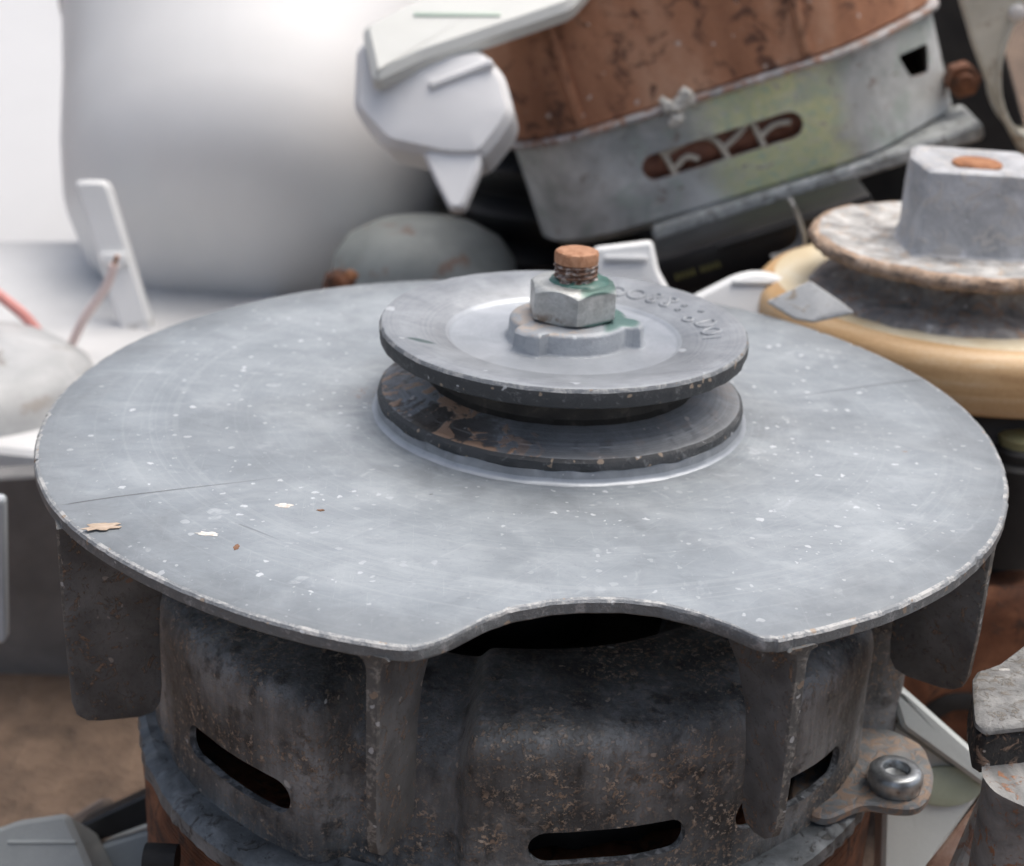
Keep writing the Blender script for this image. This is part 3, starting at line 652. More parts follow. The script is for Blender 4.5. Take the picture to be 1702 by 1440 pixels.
# plan outline in (u, n)
plan = roundpoly([(uL - 7, -2), (uL + 8, 5), (uR, 5), (uE, -18), (uE + 4, -80), (uL - 14, -80), (uL - 14, -14)], [6, 8, 10, 6, 4, 4, 6], 6)
g = G('zinc_passivated'); n1 = g.noise(.05, 5, .6, .6); n2 = g.noise(.25, 6, .7, .7, off=8); n3 = g.noise(.035, 4, .6, .5, off=33); fi = g.noise(1.2, 4, .7)
col = g.ramp(n1, (.35, (.33, .35, .35)), (.52, (.52, .54, .54)), (.66, (.68, .70, .70)))
sx = g.n('ShaderNodeSeparateXYZ'); g.put(sx.inputs[0], g.P)
yel = g.f('MULTIPLY', g.step(n3, .30, .46), g.f('MULTIPLY', g.step(sx.outputs[0], 32, 50), g.f('SUBTRACT', 1.0, g.step(sx.outputs[0], 74, 84)))); col = g.mix(g.f('MULTIPLY', yel, .8), col, g.ramp(n2, (.36, (.50, .64, .46)), (.50, (.70, .72, .34)), (.64, (.74, .78, .62))))
gre = g.f('MULTIPLY', g.step(g.noise(.08, 4, .6, .8, off=50), .52, .64), .4); col = g.mix(gre, col, (.36, .46, .40))
col = g.mix(g.f('MULTIPLY', g.step(n2, .585, .68), .7), col, (.20, .125, .09))
wh = g.step(g.noise(.22, 6, .7, 1., off=70), .60, .68); col = g.mix(g.f('MULTIPLY', wh, .55), col, (.62, .64, .63))
g.bump(g.f('ADD', n2, fi), .4, .7); M_ZINC = g.done(col, .45, .3)
M_LIP = mat_generic('lip_oxide', [(.32, (.22, .22, .22)), (.5, (.42, .41, .41)), (.68, (.60, .57, .58))], .12, .7, .1, .4, dirt=(.30, .15, .09), dirt_amt=.7)
M_STRIP = mat_generic('lower_lip_zinc', [(.32, (.22, .235, .24)), (.5, (.36, .38, .38)), (.68, (.55, .57, .57))], .15, .6, .2, .4, dirt=(.12, .12, .11), dirt_amt=.5)
vlow = loc(1250, 320)[1]; vtop = loc(1250, 140)[1]
vb = 0.0; vt = loc(1100, 182)[1]
def ringp(poly, v): return [(u, v, n) for u, n in poly]
inn_ = offset(plan, -1.6)
k_ = len(plan)
Vb = ringp(offset(plan, -3.5), vb - .5) + ringp(plan, vb + 2.5) + ringp(plan, vt) + ringp(inn_, vt) + ringp(inn_, vb + 2)
Fb = []
for j in range(5):
    for i in range(k_):
        q = (i + 1) % k_; Fb.append((j * k_ + i, j * k_ + q, ((j + 1) % 5) * k_ + q, ((j + 1) % 5) * k_ + i))
bB = mesh('end_bell', Vb, Fb, [M_ZINC, M_LIP], mB, 40)
s1, s2 = loc(1088, 272), loc(1308, 203); hh = 4.0; vc = (s1[1] + s2[1]) / 2
P2 = [(s2[0] + hh * math.cos(-math.pi / 2 + math.pi * k / 12), vc + hh * math.sin(-math.pi / 2 + math.pi * k / 12)) for k in range(13)] + [(s1[0] + hh * math.cos(math.pi / 2 + math.pi * k / 12), vc + hh * math.sin(math.pi / 2 + math.pi * k / 12)) for k in range(13)]
cv, cf = loft([[(u, v, -10) for u, v in P2], [(u, v, 20) for u, v in P2]]); ct = mesh('cutter', cv, cf, M_LIP, None, 0); ct.parent = mB
cr2 = loc(1455, 95); cv, cf = loft([[(u, v, -60) for u, v in q] for q in [roundpoly([tuple(loc(1500, 100)), tuple(loc(1560, 85)), tuple(loc(1560, 135)), tuple(loc(1525, 140))], 1.5, 3)] ] + [[(u, v, 20) for u, v in q] for q in [roundpoly([tuple(loc(1500, 100)), tuple(loc(1560, 85)), tuple(loc(1560, 135)), tuple(loc(1525, 140))], 1.5, 3)]])
ct2 = mesh('cutter', cv, cf, M_LIP, None, 0); ct2.parent = mB
bpy.context.view_layer.update(); boolean_cut(bB, [ct, ct2])
o1 = offset(plan, 2.6)
Vl, Fl = loft([ringp(offset(plan, -1), vt + .05), ringp(offset(plan, 2.2), vt + .1), ringp(o1, vt + .5), ringp(o1, vt + 1.5), ringp(offset(plan, 2.0), vt + 2.0), ringp(offset(plan, -1), vt + 2.1)])
mesh('upper_lip', jit(Vl, .35, .2), Fl, M_LIP, bB, 40)
# lower lip: a long pressed flange strip
l1, l2 = loc(1088, 398), loc(1628, 198)
pl_ = [(l1[0], 8.5), (l2[0], 4.5), (l2[0] + 1, -24), (l1[0], -24)]
Vl, Fl = slab(roundpoly(pl_, 2.0, 4), 0, 4.6, .9); lv = [(p[0], p[2] + vb - 3.4, p[1]) for p in Vl]; mesh('lower_lip', jit(lv, .5, .12), Fl, M_STRIP, bB, 40)
# stator stack, two steps, standing above
st = offset(plan, -.5); sL = [p for p in st]
Vs, Fs = loft([ringp(st, vt + 2.2), ringp(offset(plan, .4), vt + 3), ringp(offset(plan, .4), vt + 46), ringp(st, vt + 47)])
Vs = [(p[0] + (p[1] - vt) * -.06, p[1], p[2]) for p in Vs]; mesh('stator', Vs, Fs, M_STATOR, mB, 35)
# weld ribs standing out of the stator
for px_ in (957, 1362):
    u0 = loc(px_, 150)[0]; bmm = boxbm(2.4, 43, 3.0, .7, 2, (u0 - 1.4, vt + 24.6, 5.6)); from_bm('stator_rib', bmm, M_STATOR, mB)
# interior behind the slot: rusty winding and knotted lacing cord
uw0, uw1 = s1[0] - 6, s2[0] + 8
wv, wf = loft([[(u, vc + 6.5 * math.cos(t), -4.5 + 5 * math.sin(t)) for t in np.linspace(0, 2 * math.pi, 17)[:-1]] for u in np.linspace(uw0 - 4, uw1, 12)])
mesh('winding', jit(wv, .6, .35), wf, mat_generic('winding_varnish', [(.3, (.16, .06, .04)), (.7, (.40, .18, .115))], .3, .6, 0, .3), mB, 60)
M_CORD = mat_generic('lacing_cord', [(.3, (.46, .41, .33)), (.7, (.66, .61, .52))], .6, .8, 0, .1)
cords = [[(1078, 238), (1102, 254), (1123, 290)], [(1102, 254), (1139, 233), (1166, 225), (1190, 233), (1214, 268)], [(1192, 236), (1204, 241), (1235, 209), (1240, 185)], [(1236, 190), (1248, 201), (1268, 240)], [(1262, 225), (1285, 205), (1312, 200)], [(1123, 275), (1140, 258), (1160, 262)], [(1166, 225), (1160, 205)]]
for c_ in cords:
    path = catmull([(*loc(x, y), 2.4) for x, y in c_], 5); mesh('lacing_cord', *tube([tuple(p) for p in path], .95, 8), M_CORD, mB, 60)
# ---------------- white blob of sealant sitting on that motor's lip
def blob(name, c, r, mat, seed=0, sq=(1, 1, 1), amp=.35, fr=1.0, sub=3, parent=None):
    bm = bmesh.new(); bmesh.ops.create_icosphere(bm, subdivisions=sub, radius=1)
    for v in bm.verts:
        d = 1 + amp * mnoise.noise(v.co * fr + Vector((seed, seed * 2, -seed))); v.co = Vector((c[0] + v.co.x * r * sq[0] * d, c[1] + v.co.y * r * sq[1] * d, c[2] + v.co.z * r * sq[2] * d))
    return from_bm(name, bm, mat, parent, 80)
M_WHITE = mat_generic('white_plastic', [(.3, (.70, .71, .71)), (.7, (.80, .81, .81))], .03, .45, 0, .1, dirt=(.40, .39, .37), dirt_amt=.1)
M_FOAM = mat_generic('white_foam_crumb', [(.3, (.5, .48, .43)), (.7, (.74, .72, .67))], .3, .9, 0, .4)
t = thing('foam_crumb', 'lumpy white crumb stuck on the edge of the rusty tilted motor', 'crumb', a0, ax)
for (x, y, r) in ((1136, 152, 2.3), (1108, 168, 1.9), (1120, 190, 2.2), (1098, 158, 1.0), (1124, 168, 1.9), (1128, 160, 1.6)):
    q = loc(x, y); blob('lump', (q[0], q[1], 8), r, M_FOAM, x * .1, (1, 1, .8), .7, 1.6, parent=t)
# ---------------- right: rusty pulley with tall hex boss on a yellowed fan
P2c = ony(1592, 402, 92); sc2 = 6.85
pB = thing('electric_motor', 'motor at the right with crusty pulley, tall grey boss and yellowed cream drum', 'motor', (P2c[0], P2c[1], P2c[2] - 40))
zb = 40.0
M_CRUST = mat_generic('crusty_alloy', [(.32, (.16, .16, .165)), (.48, (.40, .395, .385)), (.62, (.64, .63, .61))], .14, .75, .05, 1.0, dirt=(.48, .37, .28), dirt_amt=.4, speck=(.66, .64, .62))
M_CRUST_DARK = mat_generic('crusty_groove', [(.3, (.10, .10, .105)), (.5, (.30, .28, .265)), (.68, (.52, .48, .44))], .14, .8, .05, .9, dirt=(.42, .28, .20), dirt_amt=.5, speck=(.6, .58, .56))
M_BOSSG = mat_generic('boss_grey', [(.3, (.26, .268, .285)), (.5, (.42, .43, .45)), (.7, (.62, .63, .65))], .1, .6, .1, .8, dirt=(.52, .50, .48), dirt_amt=.5, speck=(.62, .63, .66))
M_CRUST_EDGE = mat_generic('crusty_edge', [(.3, (.30, .20, .13)), (.55, (.46, .33, .24)), (.7, (.60, .52, .45))], .2, .8, 0, .8, dirt=(.2, .16, .13), dirt_amt=.5)
def rough(amp, fr): return lambda r, z, a, j: (r + amp * mnoise.noise(Vector((math.cos(a) * fr, math.sin(a) * fr, z * .4))), z + amp * .5 * mnoise.noise(Vector((math.cos(a) * fr, math.sin(a) * fr, r * .4 + 3))))
Vp, Fp = clathe([(10, -6), (20, -5.5), (31, -3.2), (34.5, -2.2), (35.2, -.6), (34.6, .8), (33, 1.2), (28, .3), (20, -.3), (12, -.2)], 160, (0, 0, zb), rough(.7, 9)); mi = [0] * len(Fp)
for i in range(160):
    for j in range(9):
        mi[i * 9 + j] = 1 if j < 2 else (2 if j < 6 else 0)
pu2 = mesh('pulley', Vp, Fp, [M_CRUST, M_CRUST_DARK, M_CRUST_EDGE], pB, 60, mi)
Vp, Fp = clathe([(10, -14), (33.5, -14), (34, -13), (33, -11.6), (29, -10.8), (25, -10), (23.5, -9), (23.5, -6), (24, -5.4), (10, -5)], 160, (0, 0, zb), rough(.8, 8)); mesh('lower_flange', Vp, Fp, M_CRUST_DARK, pu2, 60)
bp = roundpoly([(-14.4, -13.0), (12.5, -14.0), (15.8, -2), (14.5, 13), (-13, 14), (-16, 2)], [1.2, 1.2, 1.4, 1.4, 1.4, 1.4], 4)
bring = []
for z, s in ((-1, 1.08), (.2, 1.0), (1.6, .98), (5, .975), (11, .972), (18, .97), (19.2, .955), (19.8, .88), (19.3, .55), (18.8, .42), (18.8, .1)):
    bring.append([(x * s + 1.5, y * s, z + zb) for x, y in bp])
Vp, Fp = loft(bring); mesh('boss', jit(Vp, .5, .25, 2), Fp, M_BOSSG, pu2, 28)
Vp, Fp = clathe([(2, 18), (5.6, 18.2), (5.8, 19.4), (5, 19.9), (2, 20)], 40, (1.5, -1.0, zb)); mesh('shaft_end', Vp, Fp, M_RUST_ORANGE, pB, 40)
M_CREAM = mat_generic('yellowed_plastic', [(.34, (.60, .46, .27)), (.5, (.72, .62, .44)), (.66, (.80, .75, .62))], .035, .4, 0, .15, dirt=(.42, .30, .17), dirt_amt=.12)
M_AMBER = mat_generic('aged_amber_plastic', [(.34, (.44, .25, .11)), (.5, (.62, .40, .20)), (.66, (.74, .58, .38))], .05, .4, 0, .2, stretch=(.25, .25, 3.0))
prof = [(20, -12.6), (36, -12.4), (43, -12.8), (47, -13.6), (49.6, -14.8), (51.0, -16.4), (51.6, -18.5), (51.8, -23), (51.4, -27.2), (50.6, -28.2), (40, -28)]
Vp, Fp = clathe(prof, 200, (6, 8, zb)); mi = []
for i in range(200):
    for j in range(10): mi.append(0 if j < 3 else 1)
mi += [0, 1]; mesh('fan_drum', Vp, Fp, [M_CREAM, M_AMBER], pB, 40, mi)
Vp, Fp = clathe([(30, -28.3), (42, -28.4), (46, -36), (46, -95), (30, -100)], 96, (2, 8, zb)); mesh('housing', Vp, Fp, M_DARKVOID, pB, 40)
# ---------------- black connector block with faded yellow lettering
a1, ax1, loc1 = frame((1095, 455), (1430, 350), 150)
t = thing('connector_block', 'black plastic block with faded yellow print below the tilted motor', 'block', a1, ax1)
q0, q1, q2 = loc1(1092, 452), loc1(1430, 350), loc1(1130, 395)
bmm = boxbm(q1[0] - q0[0] + 6, 12, 22, 1.2, 2, ((q1[0] + q0[0]) / 2 + 1, -2.6, -12)); from_bm('case', bmm, M_BLACK, t)
M_YEL = mat_generic('faded_yellow_print', [(.3, (.10, .095, .03)), (.7, (.16, .15, .055))], .3, .6, 0, 0)
for k, px_ in enumerate((1126, 1133, 1140, 1147, 1154, 1168, 1175, 1182, 1189, 1196)):
    q = loc1(px_, 468 - (px_ - 1120) * .31)
    bmm = boxbm(.75, 1.9, .12, 0, 1, (q[0], q[1] + .6, -.93)); from_bm('print_mark', bmm, M_YEL, t, 0)
q = loc1(1290, 372); from_bm('rib', boxbm(34, 1.6, 1.6, .4, 2, (q[0], 1.6, -.6)), M_BLACK, t)
# ---------------- added dark drum: props the tilted motor and blackens the gap below
t = thing('gap_drum', 'dark drum added to fill the shaded gap under the tilted motor', 'drum', (85, 245, -130))
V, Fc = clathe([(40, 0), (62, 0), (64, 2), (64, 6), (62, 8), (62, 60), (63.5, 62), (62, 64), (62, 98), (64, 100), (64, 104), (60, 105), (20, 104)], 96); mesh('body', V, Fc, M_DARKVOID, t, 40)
V, Fc = clathe([(6, 103), (6, 108), (5, 109), (1, 109)], 32, (30, -25, 0)); mesh('bung', V, Fc, M_DARKVOID, t, 40)
# ---------------- curved steel hook
pth = [ony(x, y, 138) for x, y in ((1316, 335), (1328, 365), (1334, 395), (1326, 415), (1306, 428), (1284, 434))]
t = thing('steel_hook', 'small curved grey steel strip hanging beside the black block', 'strip', pth[0])
ring = []
for p in catmull([tuple(q - pth[0]) for q in pth], 6):
    ring.append(p)
V = []; Fc = []
rings = []
for i, p in enumerate(ring):
    tn = (ring[min(i + 1, len(ring) - 1)] - ring[max(i - 1, 0)]).normalized(); nn = Vector((tn.z, 0, -tn.x)) * .55; yy = Vector((0, 4.5, 0))
    rings.append([tuple(p + nn - yy), tuple(p - nn - yy), tuple(p - nn + yy), tuple(p + nn + yy)])
M_STEEL = mat_generic('dull_steel', [(.3, (.16, .165, .17)), (.7, (.36, .37, .38))], .15, .45, .4, .2, dirt=(.1, .08, .07), dirt_amt=.3)
mesh('strip', *loft(rings), M_STEEL, t, 40)
# ---------------- white plastic pieces between
def slabthing(name, label, cat, pix, Y, thick, mat, tilt=0.0, rad=1.5, bev=.6, wob_=.0, part='panel'):
    c = np.mean(pix, axis=0); a_, ax_, lc = frame(tuple(c), (c[0] + 100, c[1]), Y, tilt)
    t = thing(name, label, cat, a_, ax_)
    pl = [tuple(lc(x, y)) for x, y in pix]; rp = roundpoly(pl, rad, 4); V, Fc = slab(rp, -thick, 0, bev)
    if wob_: V = jit(V, wob_, .06, len(name))
    mesh(part, V, Fc, mat, t, 40); return t, lc
t, lc = slabthing('plastic_cover', 'white plastic cover sticking up just behind the nut and pulley', 'cover', [(985, 410), (1085, 398), (1096, 450), (1125, 500), (990, 500)], 112, 9, M_WHITE, .35, 1.5, 1.2)
q = lc(1040, 430); from_bm('ridge', boxbm(11, 1.4, 1.4, .4, 2, (q[0], q[1], .4)), M_WHITE, t)
t, lc = slabthing('white_tray', 'white plastic tray with rounded top lying behind the right of the pulley', 'tray', [(1130, 500), (1225, 452), (1262, 446), (1300, 455), (1330, 480), (1345, 560), (1130, 560)], 96, 14, M_WHITE, .5, 3, 1.8)
q = lc(1250, 470); from_bm('ridge', boxbm(10, 1.2, 1.2, .4, 2, (q[0], q[1], .3)), M_WHITE, t)
M_TAPE = mat_generic('grey_tape', [(.3, (.34, .35, .36)), (.7, (.56, .57, .57))], .1, .35, 0, .3, dirt=(.30, .25, .19), dirt_amt=.3)
t, lc = slabthing('tape_scrap', 'crumpled grey translucent scrap leaning at the yellowed fan', 'scrap', [(1272, 500), (1345, 468), (1395, 500), (1418, 520), (1350, 535), (1318, 530)], 62, 1.0, M_TAPE, .7, .8, .3, 1.2)
# ---------------- beige bracket with round hole, top right
a2, ax2, loc2 = frame((1640, 120), (1740, 120), 175)
t = thing('beige_bracket', 'beige metal bracket with round opening in the top right corner', 'bracket', a2, ax2)
M_BEIGE = mat_generic('beige_paint', [(.3, (.36, .34, .28)), (.5, (.50, .48, .41)), (.7, (.62, .60, .52))], .06, .5, 0, .3, dirt=(.25, .17, .11), dirt_amt=.3)
outl = [(1585, -40), (1800, -60), (1800, 300), (1702, 262), (1676, 215), (1650, 160), (1620, 80)]
V, Fc = slab(roundpoly([tuple(loc2(x, y)) for x, y in outl], 2.5, 4), -4, 0, .7); pb = mesh('plate', V, Fc, M_BEIGE, t, 40)
hc = loc2(1738, 112); cv, cf = clathe([(12.5, -12), (12.5, 8), (.1, 8)], 48, (0, 0, 0)); cv = [(p[0] * 1.0 + hc[0], p[1] * 1.62 + hc[1], p[2]) for p in cv]
ct = mesh('cutter', cv, cf, M_BEIGE, None, 0); ct.parent = t; bpy.context.view_layer.update(); boolean_cut(pb, [ct])
V, Fc = lathe([(12.3, -16), (12.8, -16), (13.6, .8), (12.6, 1.2), (12.2, .4)], 64); V = [(p[0] + hc[0], p[1] * 1.62 + hc[1], p[2]) for p in V]; mesh('opening_rim', V, Fc, M_BEIGE, t, 50)
q = loc2(1690, 22); blob('rivet', (q[0], q[1], .4), 2.6, mat_generic('pale_rivet', [(.3, (.5, .48, .46)), (.7, (.66, .64, .62))], .4, .5), 3, (1, 1, .6), .08, parent=t)
# dark plate, widened to paint shade, and brown cable-clamp left of the bracket
t, lc = slabthing('dark_plate', 'dark plate widened to blacken the shaded gap beside the beige bracket', 'plate', [(1420, -30), (1640, -30), (1740, 340), (1380, 420)], 262, 6, M_DARKVOID, 0, 3)
q = ony(1598, 132, 205); t = thing('rusty_nut', 'small brown rusty nut in the dark gap left of the beige bracket', 'nut', q)
V, Fc = hexnut(0, 0, -4, 4, 9, .3, 2.6); V = [(p[0], -p[2], p[1]) for p in V]; mesh('body', V, Fc, M_RUST, t, 30); V, Fc = clathe([(2.6, -5), (2.6, 6), (2, 6.5)], 24); mesh('bolt_end', [(p[0], -p[2], p[1]) for p in V], Fc, M_RUST, t, 40)
q = ony(1704, 318, 100); t = thing('rusty_bolt', 'orange rusty bolt end at the right edge beside the tall grey boss', 'bolt', q)
V, Fc = hexnut(0, 0, -5, 5, 13, .1, 3.5); mesh('head', [(p[0], p[2], p[1]) for p in V], Fc, M_RUST_ORANGE, t, 30); V, Fc = clathe([(3.6, 4), (3.6, 22), (3, 22.5)], 24); mesh('shank', [(p[0], p[2], p[1]) for p in V], Fc, M_RUST, t, 40)
# ---------------- far left: white plastic junk and an added white panel
bgp = ony(300, 60, 420)
M_SHEET = mat_generic('white_enamel', [(.3, (.74, .745, .75)), (.7, (.80, .805, .81))], .01, .4, 0, 0)  # white of the added backdrop panel
def panel_thing(name, label, cat, pix, Y, thick, mat, tilt, rad=6, bev=2): return slabthing(name, label, cat, pix, Y, thick, mat, tilt, rad, bev)
panel_thing('appliance_panel', 'large white backdrop panel added for the pale fade at the upper left', 'panel', [(-260, -300), (760, -300), (620, 330), (-200, 520)], 520, 12, M_SHEET, .75)  # added white surface standing in for a pale fade
t, lc = panel_thing('plastic_bar', 'long pale grey green bar slanting across the top behind the rusty motor', 'bar', [(620, 130), (700, 92), (950, 8), (1010, -60), (900, -110), (600, 40)], 172, 8, mat_generic('pale_green_bar', [(.3, (.62, .63, .60)), (.7, (.72, .73, .70))], .03, .5), .9, 3)
q = lc(760, 25); from_bm('stripe', boxbm(24, 1.4, .8, .3, 2, (q[0], q[1], .1)), mat_generic('green_stripe', [(.3, (.45, .56, .47)), (.7, (.52, .62, .54))], .05, .5), t)
# white tub
q = ony(450, 250, 300)
t = thing('plastic_tub', 'big white rounded plastic tub behind the left of the disc', 'tub', q)
M_TUB = mat_generic('tub_plastic', [(.3, (.74, .74, .73)), (.7, (.80, .80, .795))], .015, .4, 0, 0)
V, Fc = clathe([(4, -62), (30, -61), (46, -57), (58, -48), (66, -34), (72, -14), (80, 20), (104, 110), (102, 112), (76, 20), (40, -30), (10, -34)], 96)
def lean(V, a=math.radians(-60)): return [(p[0] + .06 * p[2], p[1] * math.cos(a) - p[2] * math.sin(a), p[1] * math.sin(a) + p[2] * math.cos(a)) for p in V]
mesh('body', lean(V), Fc, M_TUB, t, 50)
V, Fc = lathe([(90, 70), (95, 70), (96, 72), (95.5, 74), (90, 74)], 96); mesh('rim_band', lean(V), Fc, M_TUB, t, 50)
t, lc = panel_thing('plastic_strip', 'pale upright plastic strip left of the white tub', 'strip', [(120, 300), (178, 300), (258, 560), (205, 570)], 215, 5, M_WHITE, .2, 3, 1.2)
q = lc(190, 430); from_bm('clip', boxbm(9, 4, 3, .8, 2, (q[0], q[1], .8)), M_WHITE, t)
# white faceted cap
a3, ax3, loc3 = frame((720, 180), (820, 165), 158, .5)
t = thing('pipe_cap', 'white faceted plastic pipe cap with a drooping tongue behind the disc', 'cap', a3, ax3)
M_CAP = mat_generic('cap_plastic', [(.3, (.76, .76, .765)), (.7, (.82, .82, .825))], .03, .45, 0, .1)
o_ = [tuple(loc3(x, y)) for x, y in ((590, 75), (640, 40), (665, 85), (800, 80), (838, 122), (854, 185), (838, 214), (800, 262), (742, 262), (640, 240), (585, 180))]
rp = roundpoly(o_, 2.6, 4); V, Fc = loft([[(x, y, -24) for x, y in offset(rp, -3)], [(x, y, -20) for x, y in rp], [(x, y, -3) for x, y in rp], [(x, y, 0) for x, y in offset(rp, -2)], [(x * .55 + 3, y * .55, 1.0) for x, y in rp]]); mesh('body', V, Fc, M_CAP, t, 32)
o_ = [tuple(loc3(x, y)) for x, y in ((700, 250), (800, 245), (795, 280), (768, 345), (745, 345), (722, 300))]; V, Fc = slab(roundpoly(o_, 1.5, 3), -9, -1.5, 1); mesh('tongue', V, Fc, M_CAP, t, 30)
q0 = loc3(770, 135); V, Fc = slab(roundpoly([(q0[0] - 9, q0[1] - 1.5), (q0[0] + 9, q0[1] + 2.5), (q0[0] + 8.4, q0[1] + 4.6), (q0[0] - 9.6, q0[1] + .6)], .6, 3), -1, 2.4, .6); mesh('ridge', V, Fc, M_CAP, t, 30)
# grey drum
q = ony(705, 470, 215); t = thing('grey_drum', 'dull grey green metal drum behind the back rim of the disc', 'drum', q)
M_GREY = mat_generic('grey_green_metal', [(.3, (.17, .185, .18)), (.5, (.25, .27, .262)), (.7, (.34, .36, .35))], .03, .6, .1, .2, dirt=(.2, .12, .09), dirt_amt=.25)
V, Fc = clathe([(30, -60), (30, 0), (29, 8), (25, 14), (18, 18), (9, 19.6), (2, 20)], 80); mesh('body', V, Fc, M_GREY, t, 50)
V, Fc = lathe([(29, -8), (32, -8), (32.5, -6), (32, -4), (29, -4)], 80); mesh('rim_band', V, Fc, M_GREY, t, 50)
q = ony(565, 455, 165); t = thing('rust_lump', 'small orange rusty lump behind the back left rim of the disc', 'lump', q); blob('body', (0, 0, -3), 4, M_RUST, 4, (1.2, 1, 1), .4, 1.5, parent=t); blob('crust', (3, 0, -.5), 2, M_RUST_ORANGE, 9, (1, 1, .8), .4, 1.5, parent=t)
# added black bulk standing for the shade in the gap
q = ony(905, 350, 262); t = thing('gap_shade_bellows', 'black bellows shape added as shade in the gap left of the tilted motor', 'bellows', q)
prof = [(10, -80)]
for k in range(9): prof += [(30, -78 + k * 15), (37, -72 + k * 15), (37, -69 + k * 15), (30, -64 + k * 15)]
prof += [(10, 58)]
V, Fc = clathe(prof, 64); mesh('body', V, Fc, M_BLACK, t, 50); V, Fc = lathe([(36, -76), (39.5, -76), (39.5, -70), (36, -70)], 64); mesh('clamp', V, Fc, M_DARKVOID, t, 50)
fs = [onz(x, y, -62)[:2] for x, y in ((-260, 400), (420, 400), (520, 600), (120, 760), (-260, 720))]  # added white sheet carries the pale fade on over bare ground
ob = thing('white_fill_sheet', 'flat white fill sheet added low behind the left rim of the disc', 'sheet', (fs[0][0], fs[0][1], -62))
V, Fc = slab(roundpoly([tuple(p - fs[0]) for p in fs], 4, 4), -14, 0, 1.5); mesh('slab', jit(V, 1.0, .03), Fc, mat_generic('foam_sheet_grey', [(.3, (.50, .505, .51)), (.7, (.68, .685, .69))], .02, .7, 0, .5), ob, 40)
# coloured wires at the far left
for nm, lab, pts, colr, r in (('wire', 'red insulated wire arching at the left edge', [(-30, 470), (10, 500), (45, 530), (80, 575), (100, 600)], (.70, .30, .27), 1.7),
                         ('wire', 'faint pink wire running up beside the white tub', [(118, 575), (140, 530), (175, 480), (190, 440)], (.74, .60, .57), 1.4),
                         ('wire', 'light blue wire at the far left edge', [(-25, 530), (0, 585), (14, 625), (16, 670)], (.36, .55, .72), 2.2),
                         ('wire', 'pale yellow wire end at the far left edge', [(-20, 640), (0, 650), (14, 660), (30, 690)], (.70, .58, .22), 1.6)):
    P = [ony(x, y, 185) for x, y in pts]; t = thing(nm, lab, 'wire', P[0], group='coloured wires at the left')
    m_ = mat_generic('wire_' + lab.split()[0] + lab.split()[1], [(.3, tuple(c * .9 for c in colr)), (.7, colr)], .1, .4, 0, 0)
    path = catmull([tuple(p - P[0]) for p in P], 8); mesh('insulation', *tube([tuple(p) for p in path], r, 12), m_, t, 60)
    mesh('core', *tube([tuple(path[-1]), tuple(path[-1] + (path[-1] - path[-2]).normalized() * 3)], r * .5, 8), M_RUST_ORANGE, t, 60)
# rounded pale housing at the left edge, behind the rim
q = ony(50, 690, 150); t = thing('pump_housing', 'blurred pale grey pump housing beyond the left rim of the disc', 'housing', q)
M_PALE = mat_generic('pale_grey_plastic', [(.3, (.22, .225, .23)), (.5, (.36, .37, .375)), (.7, (.52, .525, .53))], .03, .5, 0, .2, dirt=(.25, .23, .21), dirt_amt=.3)
V, Fc = clathe([(22, -78), (38, -76), (43, -60), (45, -20), (43, 0), (38, 12), (30, 18), (14, 21), (3, 21)], 80, (-20, 0, 0)); mesh('body', V, Fc, M_PALE, t, 50)
V, Fc = lathe([(43, -26), (49, -26), (49.5, -24), (49, -22), (44, -22)], 80, (-20, 0, 0)); mesh('rim_band', V, Fc, M_PALE, t, 50)
t, lc = slabthing('steel_sheet', 'pale blue grey sheet standing at the far left edge', 'sheet', [(-120, 820), (6, 830), (10, 1070), (-120, 1090)], 30, 3, mat_generic('blue_grey_sheet', [(.3, (.42, .46, .50)), (.7, (.55, .59, .63))], .04, .4, .1), 0, 1.5, .5)
t, lc = slabthing('scrap_board', 'dark grey board in the shade behind the left vane', 'board', [(-60, 800), (240, 780), (300, 1120), (-40, 1130)], 95, 6, mat_generic('dark_grey_panel', [(.3, (.13, .128, .128)), (.7, (.26, .255, .25))], .04, .6, 0, .3), -.2, 4)
# ---------------- lower left
t, lc = slabthing('grey_box', 'flat grey plastic box end in the bottom left corner', 'box', [(-60, 1395), (30, 1362), (112, 1350), (152, 1440), (170, 1560), (-60, 1560)], -20, 30, mat_generic('grey_box_plastic', [(.3, (.26, .275, .27)), (.7, (.36, .375, .37))], .05, .5, 0, .2), .8, 1.5, 1.2)
q = lc(70, 1400); from_bm('seam', boxbm(14, .8, .6, .2, 1, (q[0], q[1], .1)), mat_generic('grey_box_seam', [(.3, (.36, .38, .37)), (.7, (.46, .48, .47))], .1, .5), t)
t, lc = slabthing('black_bar', 'flat black bar slanting behind the grey box at the lower left', 'bar', [(125, 1375), (240, 1322), (300, 1310), (300, 1350), (140, 1408)], 5, 8, M_BLACK, .3, 1, .6)
t, lc = slabthing('brown_bar', 'short dusty brown bar lying behind the black bar at lower left', 'bar', [(110, 1362), (170, 1325), (180, 1345), (128, 1382)], 14, 8, mat_generic('dusty_brown', [(.3, (.13, .10, .085)), (.7, (.24, .195, .165))], .08, .8, 0, .3), .6, 1, .6)
t, lc = slabthing('blue_box', 'blue grey painted box beside the rusty stator at the lower left', 'box', [(140, 1412), (270, 1372), (330, 1560), (170, 1560)], -2, 30, mat_generic('blue_grey_paint', [(.3, (.20, .235, .26)), (.7, (.32, .36, .385))], .06, .5, 0, .2), .5, 2, 1)
